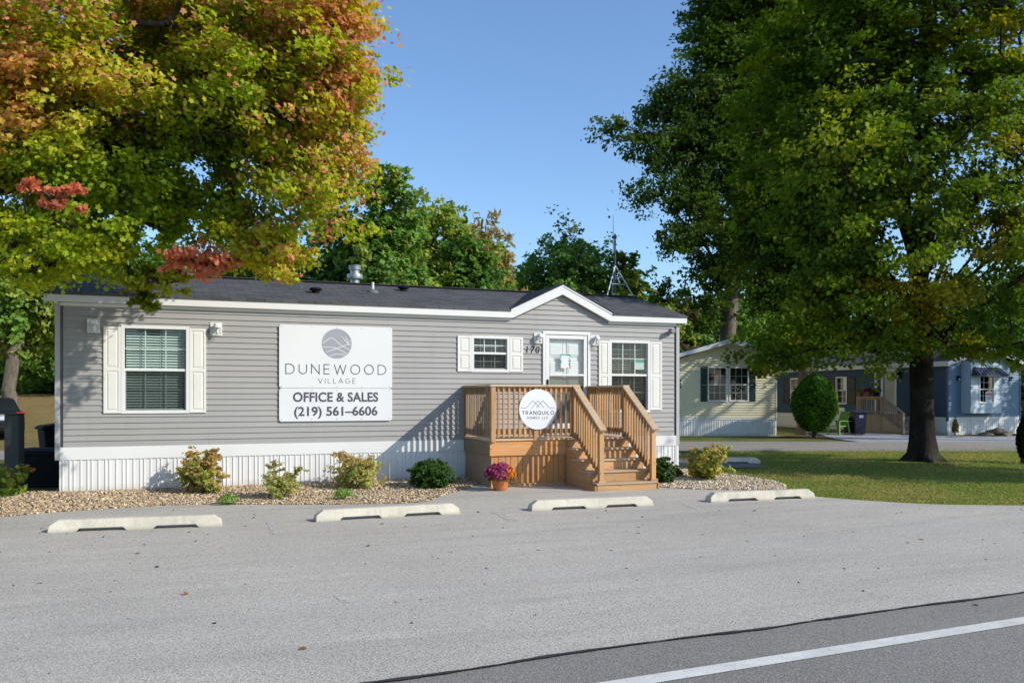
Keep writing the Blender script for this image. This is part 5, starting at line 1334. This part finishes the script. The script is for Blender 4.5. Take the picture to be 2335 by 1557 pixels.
# bins and chair on the driveway
p = at(1957, 902, 36.6); NAVY = surf('navy_plastic', (.012, .014, .035), .5)
c2 = cart('wheeled_trash_bin', p, -.01, 'dark navy wheeled trash bin with pale badge beside the neighbour deck', NAVY, .98, surf('badge_blue', (.25, .35, .45), .5)); c2.rotation_euler = (0, 0, -PHI)
p = at(1938, 902, 36.9); gl_ = empty('barbecue_grill', (0, 0, 0), 'small dark covered grill between the green chair and the navy bin', 'grill')
m = MB()
for a, b in ((-.15, -.15), (.15, -.15), (.15, .15), (-.15, .15)): m.box(a-.02, a+.02, b-.02, b+.02, 0, .5)
m.build('legs', BLACK_METAL, gl_); MB().box(-.19, .19, -.2, .2, .12, .5).build('body', DARK, gl_, bevel=.03)
MB().prismx([(-.22, .5), (.22, .5), (.2, .66), (.08, .74), (-.08, .74), (-.2, .66)], -.21, .21).build('lid', DARK, gl_, bevel=.02); MB().box(-.12, .12, -.27, -.24, .56, .6).build('handle', GALV, gl_)
gl_.location = (p.x, p.y, -.01); gl_.rotation_euler = (0, 0, -PHI)
p = at(1912, 902, 36.6); ch = empty('garden_chair', (0, 0, 0), 'lime green garden armchair beside the egg shaped bush', 'chair')
LIME = surf('lime_green_plastic', (.14, .30, .05), .5, .1, 5)
m = MB(); m.box(-.26, .26, -.28, .22, .36, .40); m.build('seat', LIME, ch, bevel=.015)
m = MB()
for i in range(5): m.bar((-.2+.1*i, .2, .40), (-.2+.1*i, .42, .98), .085, .025, (0, 1, 0))
m.bar((-.25, .30, .66), (.25, .30, .66), .03, .06); m.bar((-.25, .41, .93), (.25, .41, .93), .03, .06); m.build('backrest', LIME, ch)
for s in (-1, 1):
    MB().box(s*.3-.04, s*.3+.04, -.32, .28, .58, .61).build('armrest', LIME, ch, bevel=.01)
    MB().box(s*.29-.025, s*.29+.025, -.3, -.25, 0, .58).build('leg', LIME, ch); MB().bar((s*.29, .2, .58), (s*.29, .34, 0), .05, .05).build('leg', LIME, ch)
ch.location = (p.x, p.y, -.01); ch.rotation_euler = (0, 0, R(-62)-PHI)
# rocks and grasses in front of the blue end wall
for i, (px, d, s, lab) in enumerate(((2277, 36.1, .40, 'largest weathered boulder at the foot of the blue end wall'), (2292, 35.7, .22, 'small flat rock beside the largest boulder'), (2248, 35.6, .22, 'low dark rock left of the largest boulder'))):
    p = at(px, 902, d); bm = bmesh.new(); bmesh.ops.create_icosphere(bm, subdivisions=3, radius=1); rr = random.Random(i)
    from mathutils import noise as mnoise
    for v in bm.verts:
        f = 1 + .35*mnoise.noise(v.co*1.3 + Vector((i*7, 0, 0))) + .1*mnoise.noise(v.co*4); v.co = Vector((v.co.x*1.25*f, v.co.y*f, v.co.z*.62*f))*s
    me = bpy.data.meshes.new('boulder'); bm.to_mesh(me); bm.free(); me.materials.append(surf('boulder_stone', (.19, .15, .10), .9, .35, 3, .6, 12, .03)); me.polygons.foreach_set('use_smooth', [True]*len(me.polygons))
    o = bpy.data.objects.new('boulder', me); C.objects.link(o); o.location = (p.x, p.y, s*.15); o.rotation_euler = (0, 0, i*1.1); tag(o, lab, 'rock', 'boulders at the blue home')
p = at(2178, 902, 36.2); tuft('ornamental_grass', 'thin tan ornamental grass clump before the blue end skirting', (p.x, p.y, 0), .13, .85, [(.30,.23,.09), (.16,.17,.05)], 71, 300, .16)

# ------------------------------------------------------------------ egg shaped arborvitae and the dark shrub at the right edge
def topiary(name, label, base, half, h, seed, cols, n=9000, leaf=.085, taper=.0):
    rng = np.random.default_rng(seed); x, y, z = base; r = empty(name, (x, y, z), label, 'shrub')
    th = rng.uniform(0, 6.283, n); t = rng.random(n)**.85
    prof = np.sin(np.pi*np.clip(t*.93+.06, 0, 1))**.62 * (1 - taper*t)
    lump = 1 + .05*np.sin(5*th+7*t) + .05*np.sin(11*t+3*th) + rng.normal(size=n)*.035
    rr = half*prof*lump*(1-.25*rng.random(n)**3)
    P = np.stack([x+rr*np.cos(th), y+rr*np.sin(th), z+h*(.1+.9*t)], 1)
    N = np.stack([np.cos(th)*.9, np.sin(th)*.9, .35+.6*(t-.4)], 1) + rng.normal(size=(n, 3))*.4
    pat = .75 + .35*np.sin(9*th+13*t)*np.sin(17*t+4*th) + .2*t
    leaf_mesh('foliage', LEAF_DARK, r, P, N, leaf*rng.uniform(.6, 1.4, n), jit(rng, n, np.array(cols)[rng.integers(0, len(cols), n)]*pat[:, None]), 'spray', rng)
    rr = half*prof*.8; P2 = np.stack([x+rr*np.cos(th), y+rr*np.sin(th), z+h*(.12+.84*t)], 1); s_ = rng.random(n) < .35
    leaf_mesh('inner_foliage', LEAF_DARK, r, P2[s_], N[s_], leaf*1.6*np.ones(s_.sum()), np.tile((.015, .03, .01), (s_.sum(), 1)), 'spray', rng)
    MB().tube([(x, y, z-.1), (x+.02, y, z+h*.2), (x, y, z+h*.6)], [.1, .085, .04], 8).build('trunk', BARK, r, smooth=60)
    return r
p = at(1857, 902, 34.8); topiary('arborvitae_bush', 'egg shaped clipped green arborvitae between the cream and the blue home', (p.x, p.y, -.01), .88, 2.5, 51, [(.075,.18,.01), (.11,.23,.018), (.055,.14,.008)])
p = at(2336, 902, 21.8); topiary('dark_conifer', 'dark narrow conifer on the lawn right of the big maple trunk', (p.x, p.y, -.03), .21, 1.15, 52, [(.018,.03,.01), (.03,.035,.012)], 3500, .05, .3)
# ------------------------------------------------------------------ the three big trees
def big_tree(name, label, base, trunk, limbs, lobes, nclump, per, cr, leaf, colour, seed, mind, trunk_r, bark, mat, tpl='maple', extra=(), shell=.42, subs=6, flare=1.9, speck=None, thin=None):
    rng = np.random.default_rng(seed); root = empty(name, base, label, 'tree')
    lobes = [tuple(l) for l in lobes]; CL = darts(lobes, nclump, mind, rng, shell); CR = rng.uniform(.65, 1.15, len(CL)) * cr
    if thin is not None:
        kp = np.array([rng.random() > thin(*pix(c)) for c in CL]); CL, CR = CL[kp], CR[kp]
    CC = np.array([colour(c, rng) for c in CL])
    for pos, r, col, m in extra:
        q = np.array(pos) + rng.normal(size=(m, 3)) * r * np.array([.7, .5, .4])
        CL = np.concatenate([CL, q]); CR = np.concatenate([CR, np.full(m, r*1.0)]); CC = np.concatenate([CC, np.array([mul(col, rng.uniform(.8, 1.2)) for _ in range(m)])])
    cen = np.mean(CL, axis=0) - np.array([0, 0, 1.5]); nex = sum(e_[3] for e_ in extra)
    per = np.concatenate([np.full(len(CL)-nex, float(per)), np.full(nex, per*.42)])
    P, N, I = clump_leaves(CL, CR, per, rng, cen, subs, .55, .55, .5, .5)
    # dark to light within a clump: upper leaves brighter hued
    LC = CC[I].copy()
    if speck is not None:
        pxs = 1167.5 + FPX*(P[:, 0]*CP-P[:, 1]*SP)/(P[:, 0]*SP+P[:, 1]*CP); pys = HORIZON - (P[:, 2]-EYE)*FPX/(P[:, 0]*SP+P[:, 1]*CP)
        m = rng.random(len(P)) < speck(pxs, pys) * rng.choice([.25, .6, 1.3, 2.3], len(CL))[I]; k = rng.random((len(P), 1)); LC[m] = (np.array([(.64, .35, .15)])*k + np.array([(.62, .24, .14)])*(1-k))[m]
    COL = jit(rng, len(P), LC, .08, .10)
    leaf_mesh('crown', mat, root, P, N, leaf * rng.uniform(.65, 1.25, len(P)), COL, tpl, rng)
    skeleton_mesh('trunk', bark, root, base, trunk, limbs, CL, trunk_r, rng, flare)
    return root
def pix(c):
    l = c[0]*CP - c[1]*SP; d = c[0]*SP + c[1]*CP
    return 1167.5 + FPX*l/d, HORIZON - (c[2]-EYE)*FPX/d
GREEN, YGREEN, YELLOW, ORANGE, RED = (.22,.32,.016), (.36,.42,.024), (.50,.47,.045), (.62,.36,.10), (.60,.24,.11)
def maple_colour(c, rng):
    px, py = pix(c)
    t = .16*sstep(450, 850, px) + .17*sstep(420, 0, py) + .13*rng.normal() + .15
    if px < 330 and 120 < py < 330: t += .3
    if 150 < px < 620 and 250 < py < 560: t -= .28
    if py > 540: t = .12 + .2*rng.random() + .25*sstep(480, 680, px)
    st = [GREEN, YGREEN, YELLOW, ORANGE, RED]; t = min(.999, max(0, t)) * 4; i = int(t); f = t - i
    return [st[i][k]*(1-f) + st[i+1][k]*f for k in range(3)] if i < 4 else list(RED)
b = gp(-112, 1194, -.05); b.z = gh(b.x, b.y)
def tr(*pts): return [Vector((p[0], p[1], p[2])) for p in pts]
lobes = [ell(450,90,13.10,320,2.0,230), ell(678,70,11.90,140,1.2,170), ell(714,285,12.10,105,1.0,150), ell(703,440,11.75,62,.8,60), ell(600,320,12.80,130,1.1,110), ell(520,215,12.10,190,1.4,150),
         ell(190,350,12.10,230,1.6,180), ell(50,190,11.00,200,1.6,230), ell(330,470,12.45,150,1.1,70), ell(540,505,12.45,55,.7,32), ell(612,582,12.35,52,.7,34), ell(120,530,11.70,150,1.2,80),
         ell(230,588,12.65,90,.8,26), ell(290,672,12.95,42,.4,14), ell(40,600,11.40,70,.6,30), ell(300,-230,12.60,380,2.6,190), ell(-200,250,11.60,300,2.2,330)]
fk = b + Vector((.05, .1, 3.0))
T0 = tr(b + Vector((0, 0, -.1)), b + Vector((.0, .02, 1.0)), fk, fk + Vector((.15, .1, 1.4)), fk + Vector((.2, .1, 3.2)), fk + Vector((.5, 0, 5.2)), fk + Vector((.7, .1, 7.5)))
limbs = [(2, at(330, 430, 12.6), .3), (3, at(540, 470, 13), .3), (3, at(480, 250, 11.3), .3), (3, at(640, 330, 12), .4), (4, at(640, 90, 11.8), .4), (4, at(380, 60, 11.5), .2), (3, at(120, 330, 10.6), .2), (2, at(150, 500, 11.2), .2), (3, at(-300, 300, 11.2), .3), (5, at(300, -250, 11.5), .2)]
big_tree('maple_tree', 'big maple with yellow green and orange red autumn leaves hanging over the home', b, T0, limbs, lobes + [ell(758,190,12.10,62,.8,80), ell(773,60,12.00,50,.7,80), ell(743,370,12.20,50,.6,60), ell(640,210,12.70,120,1.2,110), ell(758,310,12.10,55,.6,70), ell(758,415,12.20,36,.5,45), ell(707,470,11.75,54,.7,45), ell(625,590,12.35,52,.7,36), ell(798,200,12.10,32,.4,36)], 820, 400, .5, .068, maple_colour, 101, .25, .22, BARK, LEAF, thin=lambda a, b_: .4 if (a < 260 and b_ > 430) else 0, speck=lambda a, b_: np.clip((a-500)/800, 0, .46) + np.clip((260-b_)/1500, 0, .15) + np.where((a < 330) & (b_ < 290), .10, 0), extra=[(at(455, 592, 12.0), .3, (.60,.22,.12), 4), (at(408, 580, 12.0), .16, (.60,.23,.12), 2), (at(505, 585, 12.0), .18, (.60,.23,.12), 2), (at(350, 640, 12.3), .22, (.34,.38,.03), 3), (at(118, 443, 10.0), .13, (.54,.19,.10), 2), (at(150, 440, 10.0), .1, (.54,.19,.10), 1), (at(310, 655, 12.8), .25, (.26,.26,.03), 4), (at(640, 580, 12.5), .26, (.50,.47,.05), 5), (at(590, 592, 12.5), .26, (.48,.46,.05), 4), (at(332, 690, 12.8), .12, (.2,.24,.02), 3)])

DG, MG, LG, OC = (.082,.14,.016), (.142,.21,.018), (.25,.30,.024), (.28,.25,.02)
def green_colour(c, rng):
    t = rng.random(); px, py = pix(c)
    t += .30*sstep(1850, 2250, px) - .12  # sunlight on the right of the crown painted as paler leaf greens
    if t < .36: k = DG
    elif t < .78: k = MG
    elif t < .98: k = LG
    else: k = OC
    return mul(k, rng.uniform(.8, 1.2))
b = gp(2104, 1052, -.035); b.z = gh(b.x, b.y) - .02
lobes = [ell(2090,240,22.3,270,3.6,260), ell(1960,400,21,180,2.4,170), ell(1880,560,21.5,140,1.9,110), ell(1840,690,22,80,1.2,60), ell(2210,470,20.3,210,2.4,170), ell(2300,640,20,160,2.0,105),
         ell(2050,630,20.5,160,2.0,95), ell(2190,735,21,150,1.6,45), ell(1960,745,22,90,1.4,42), ell(2380,300,21.5,220,2.6,250), ell(1890,190,22.5,180,2.4,200), ell(2150,-90,22.3,330,3.8,200), ell(2340,775,19.6,70,1.0,26), ell(1770,800,22.5,38,.7,26), ell(2480,560,21.5,170,2.2,200), ell(2180,785,20.6,50,.8,18), ell(2270,800,20.2,55,.7,15), ell(2340,805,19.8,45,.7,18), ell(1990,790,21,50,.8,18)]
T0 = tr(b + Vector((0, 0, -.1)), b + Vector((-.02, 0, 1.2)), b + Vector((-.02, .02, 2.6)), b + Vector((.02, .02, 3.6)), b + Vector((-.1, .1, 5.2)), b + Vector((.1, .0, 7.2)), b + Vector((.15, .1, 9.5)), b + Vector((.1, 0, 12)))
limbs = [(2, at(2300, 650, 21), .1), (2, at(2230, 700, 21.2), .25), (3, at(1930, 560, 21.5), .3), (3, at(2250, 420, 20.8), .3), (3, at(2160, 330, 22), .2), (4, at(1930, 300, 21.8), .4), (4, at(2020, 180, 21), .3), (5, at(2300, 200, 21.8), .4), (3, at(2330, 520, 21), .4), (3, at(1870, 690, 22), .5), (3, at(2450, 500, 21.6), .4), (6, at(2150, -150, 22.3), .1)]
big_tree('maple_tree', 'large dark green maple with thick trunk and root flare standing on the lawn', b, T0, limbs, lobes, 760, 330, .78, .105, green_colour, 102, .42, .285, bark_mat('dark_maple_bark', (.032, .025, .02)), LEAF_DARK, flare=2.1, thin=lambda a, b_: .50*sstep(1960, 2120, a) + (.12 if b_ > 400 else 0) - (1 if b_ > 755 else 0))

# tall oak behind the cream home
c = at(1655, 902, 46); b = Vector((c.x, c.y, 0))
def oak_colour(c, rng): return mul([DG, (.075,.125,.022), (.12,.16,.03)][rng.choice(3, p=[.5, .35, .15])], rng.uniform(.8, 1.25))
lobes = [ell(1700,100,46,130,2.6,140), ell(1625,60,45.5,55,1.6,90), ell(1600,210,45,75,1.8,90), ell(1555,330,45,62,1.5,70), ell(1580,450,45,60,1.5,70), ell(1660,330,46,130,2.6,120), ell(1560,540,44.5,38,1.1,40),
         ell(1470,310,44.5,34,.8,18), ell(1405,283,44.3,26,.6,22), ell(1435,335,44.3,22,.5,14), ell(1500,385,44.5,38,.9,30), ell(1475,450,44.5,36,.7,17), ell(1440,455,44.5,16,.4,12), ell(1530,240,45,45,1,45), ell(1760,220,47,150,3,180), ell(1700,560,46,90,2.2,90), ell(1640,620,46,50,1.4,50), ell(1610,700,46,35,1,30), ell(1800,420,47,140,3,130), ell(1750,-60,46.5,190,3.5,130)]
T0 = [at(1652, 985, 46), at(1655, 850, 46), at(1662, 745, 46), at(1672, 640, 46), at(1690, 520, 46), at(1705, 380, 46), at(1710, 200, 46), at(1715, 20, 46)]
limbs = [(1, at(1592, 610, 45.6), .2), (2, at(1575, 520, 45.3), .5), (3, at(1570, 380, 45.2), .4), (4, at(1600, 250, 45.2), .4), (3, at(1780, 450, 46.8), .4), (5, at(1640, 80, 45.6), .3), (4, at(1480, 330, 44.6), .2), (3, at(1490, 430, 44.6), .3), (5, at(1780, 200, 46.8), .4)]
big_tree('oak_tree', 'very tall dark oak with forked pale trunk rising behind the cream home', b, T0, limbs, lobes, 760, 210, 1.1, .2, oak_colour, 103, .5, .42, BARK_PALE, LEAF_DARK, tpl='spray', flare=1.4)
# middle maple behind the egg shaped bush
c = at(1836, 902, 37.5); b = Vector((c.x, c.y, -.03))
lobes = [ell(1830,560,37.5,120,2.2,110), ell(1770,470,37.5,95,1.9,100), ell(1900,630,37.5,100,1.9,75), ell(1800,690,37.2,85,1.6,60), ell(1880,740,37.2,70,1.3,34), ell(1850,400,37.5,140,2.6,120), ell(1750,640,37,65,1.3,60), ell(1830,790,37,60,1.1,22), ell(1765,790,35,42,.8,36), ell(1745,840,34.8,22,.4,22), ell(1790,830,35.2,25,.5,14)]
T0 = [b + Vector((0, 0, -.1)), at(1836, 880, 37.5), at(1836, 800, 37.5), at(1834, 720, 37.5), at(1830, 620, 37.5), at(1835, 500, 37.5), at(1840, 380, 37.5)]
limbs = [(2, at(1780, 700, 37.3), .2), (2, at(1890, 690, 37.3), .3), (3, at(1770, 520, 37.5), .3), (3, at(1900, 600, 37.5), .3), (4, at(1780, 430, 37.5), .2)]
def mid_colour(c, rng): return mul([DG, MG, (.16,.17,.02)][rng.choice(3, p=[.4, .35, .25])], rng.uniform(.8, 1.25))
big_tree('maple_tree', 'middle sized maple whose trunk stands directly behind the egg shaped bush', b, T0, limbs, lobes, 320, 200, .95, .16, mid_colour, 104, .45, .30, BARK_PALE, LEAF_DARK, flare=1.5)

# ------------------------------------------------------------------ trees behind: each placed at its distance
DK, MD, OL, YG_, RU, BR = (.14,.25,.055), (.20,.33,.06), (.29,.36,.07), (.38,.43,.07), (.50,.30,.13), (.42,.33,.11)
BG = [
 (770, 455, 38, 120, [DK, MD], 'dense dark green tree directly behind the roof flue, half hidden by the autumn maple', {}),
 (880, 383, 36, 105, [MD, OL, DK], 'tallest green tree behind the home roof with pointed top', {'n': 190}),
 (985, 450, 40, 112, [MD, OL, YG_], 'olive green tree right of the tallest tree behind the roof', {'n': 280}),
 (1095, 520, 43, 84, [BR, OL, OL, BR, RU], 'rust and olive tree with feathery upright tips behind the roof', {'spiky': True, 'tpl': 'lance', 'leaf': .42, 'mat': LEAF}),
 (1028, 500, 42, 70, [MD, OL, DK], 'green tree filling the dip between the tallest tree and the rust tree', {'n': 150}),
 (1065, 535, 39, 92, [DK, MD], 'dark green lower tree between the rust tree and the roof', {'n': 160}),
 (1212, 585, 52, 45, [DK, MD], 'thin small green tree left of the dark round tree', {'n': 90}),
 (1300, 520, 48, 112, [DK, OL, DK, MD], 'dark round tree behind the front gable', {'n': 240}),
 (1420, 570, 46, 58, [OL, YG_, MD], 'olive tree with yellowing leaves behind the antenna', {}),
 (1515, 640, 46, 80, [OL, MD, (.11,.10,.03)], 'low olive tree behind the right end of the home roof', {}),
 (1600, 690, 52, 75, [DK, MD], 'dark low tree at the left foot of the tall oak', {}),
 (560, 520, 40, 130, [DK, MD], 'dark tree behind the roof, seen below the hanging red leaves', {}),
 (380, 545, 43, 135, [DK, MD, DK], 'dark tree behind the left half of the roof', {}),
 (660, 560, 37, 75, [OL, BR, MD], 'olive brown tree behind the yellow leaf tips of the autumn maple', {}),
 (170, 480, 41, 140, [DK, MD], 'shady tree behind the left corner of the home', {}),
 (30, 470, 34.5, 130, [MD, DK, OL], 'tree with bare pale trunk on the slope left of the home', {'low': 2.6, 'bark': BARK_PALE, 'trunk_r': .26}),
 (100, 760, 44, 70, [DK, MD, OL], 'bushy dark thicket tree at the top of the dry grass slope', {'n': 90, 'low': .2}),
 (-20, 740, 45, 80, [DK, MD], 'bushy dark thicket tree at the left picture edge on the slope', {'n': 90, 'low': .2}),
 (-130, 430, 42, 150, [DK, MD], 'shady tree at the far left edge of the wood', {}),
 (1700, 655, 62, 105, [DK, MD], 'far dark tree behind the cream home roof', {}),
 (1850, 665, 64, 115, [MD, DK, OL], 'far green tree above the left part of the blue home roof', {}),
 (2000, 640, 62, 120, [DK, MD], 'far dark tree above the middle of the blue home roof', {}),
 (2170, 620, 64, 130, [OL, MD, DK], 'far green tree behind the big maple trunk', {}),
 (2330, 600, 60, 130, [DK, MD], 'far dark tree behind the bay window end of the blue home', {}),
]
for i, (px, py, d, hw, cols, lab, kw) in enumerate(BG):
    p = at(px, py, d); half = 1.3*hw*d/FPX; kw = dict(kw)
    simple_tree('background_tree', lab, (p.x, p.y), p.z, half, cols, 200+i, n=int(1.5*kw.pop('n', 150)), per=kw.pop('per', 150), leaf=kw.pop('leaf', .21), group='trees behind the homes', **kw)
# the wood goes on to the left of the picture
for px, d, s in ((-330, 46, 1.0), (-520, 50, 1.15), (-760, 48, .95), (-1050, 52, 1.1)):
    r = copy_tree(bpy.data.objects['background_tree'] if s > 1 else bpy.data.objects['background_tree.001']); p = at(px, 902, d)
    r.location = (p.x, p.y, gh(p.x, p.y)); r.rotation_euler = (0, 0, px*.01); r.scale = (s*1.2, s*1.2, s)
    tag(r, 'green tree of the wood beyond the left picture edge')
# tall neighbour tree at the right picture edge, shading the two homes behind
simple_tree('roadside_tree', 'tall spreading tree at the right picture edge behind the big maple', (32.0, 20.2), 15.5, 5.4, [DG, MG, LG], 301, n=22, per=40, leaf=.28, low=6.0, trunk_r=.25)
simple_tree('roadside_tree', 'tall tree right of the blue home with high crown', (41.3, 19.6), 13.5, 4.6, [DG, MG], 302, n=60, per=45, leaf=.3, low=4.5, trunk_r=.28)

simple_tree('roadside_tree', 'low shade tree beyond the right picture edge whose shadow crosses the lawn', (20.9, 10.3), 7.4, 2.7, [DG, MG], 303, n=130, per=80, leaf=.2, low=2.6, trunk_r=.16)
# ------------------------------------------------------------------ camera, sun, sky
cam = bpy.data.cameras.new('camera'); co = bpy.data.objects.new('camera', cam); C.objects.link(co)
cam.sensor_width = 36; cam.lens = 36*FPX/2335; cam.shift_y = (HORIZON-1557/2)/2335
cam.clip_start = .1; cam.clip_end = 3000
co.location = (0, 0, EYE); co.rotation_euler = (R(90), 0, -PHI)
bpy.context.scene.camera = co
SUN = Vector((1.72, -1.55, 1.38)).normalized()
sl = bpy.data.lights.new('sun', 'SUN'); sl.energy = 4.7; sl.angle = R(.53); sl.color = (1, .935, .825)
so = bpy.data.objects.new('sun', sl); C.objects.link(so); so.rotation_euler = (-SUN).to_track_quat('-Z', 'Y').to_euler(); so.location = (20, -20, 30)
wd_ = bpy.data.worlds.new('World'); bpy.context.scene.world = wd_; wd_.use_nodes = True
nt_ = wd_.node_tree; nt_.nodes.clear()
sky = nt_.nodes.new('ShaderNodeTexSky'); sky.sky_type = 'NISHITA'; sky.sun_disc = False
sky.sun_elevation = math.asin(SUN.z); sky.sun_rotation = math.atan2(SUN.x, SUN.y)
sky.air_density = 1.0; sky.dust_density = .6; sky.ozone_density = 2.2; sky.altitude = 100
bg = nt_.nodes.new('ShaderNodeBackground'); bg.inputs['Strength'].default_value = .15
ou = nt_.nodes.new('ShaderNodeOutputWorld'); tint = nt_.nodes.new('ShaderNodeMix'); tint.data_type = 'RGBA'; tint.blend_type = 'MULTIPLY'; tint.inputs[0].default_value = 1; tint.inputs[7].default_value = (1.06, 1.22, 1.38, 1)
nt_.links.new(sky.outputs[0], tint.inputs[6]); nt_.links.new(tint.outputs[2], bg.inputs[0]); nt_.links.new(bg.outputs[0], ou.inputs[0])
sc = bpy.context.scene
sc.view_settings.view_transform = 'Standard'; sc.view_settings.look = 'None'; sc.view_settings.exposure = 0; sc.view_settings.gamma = 1
sc.render.engine = 'CYCLES'; sc.cycles.max_bounces = 8; sc.cycles.transparent_max_bounces = 12; sc.cycles.diffuse_bounces = 4
try: sc.cycles.use_denoising = True
except Exception: pass
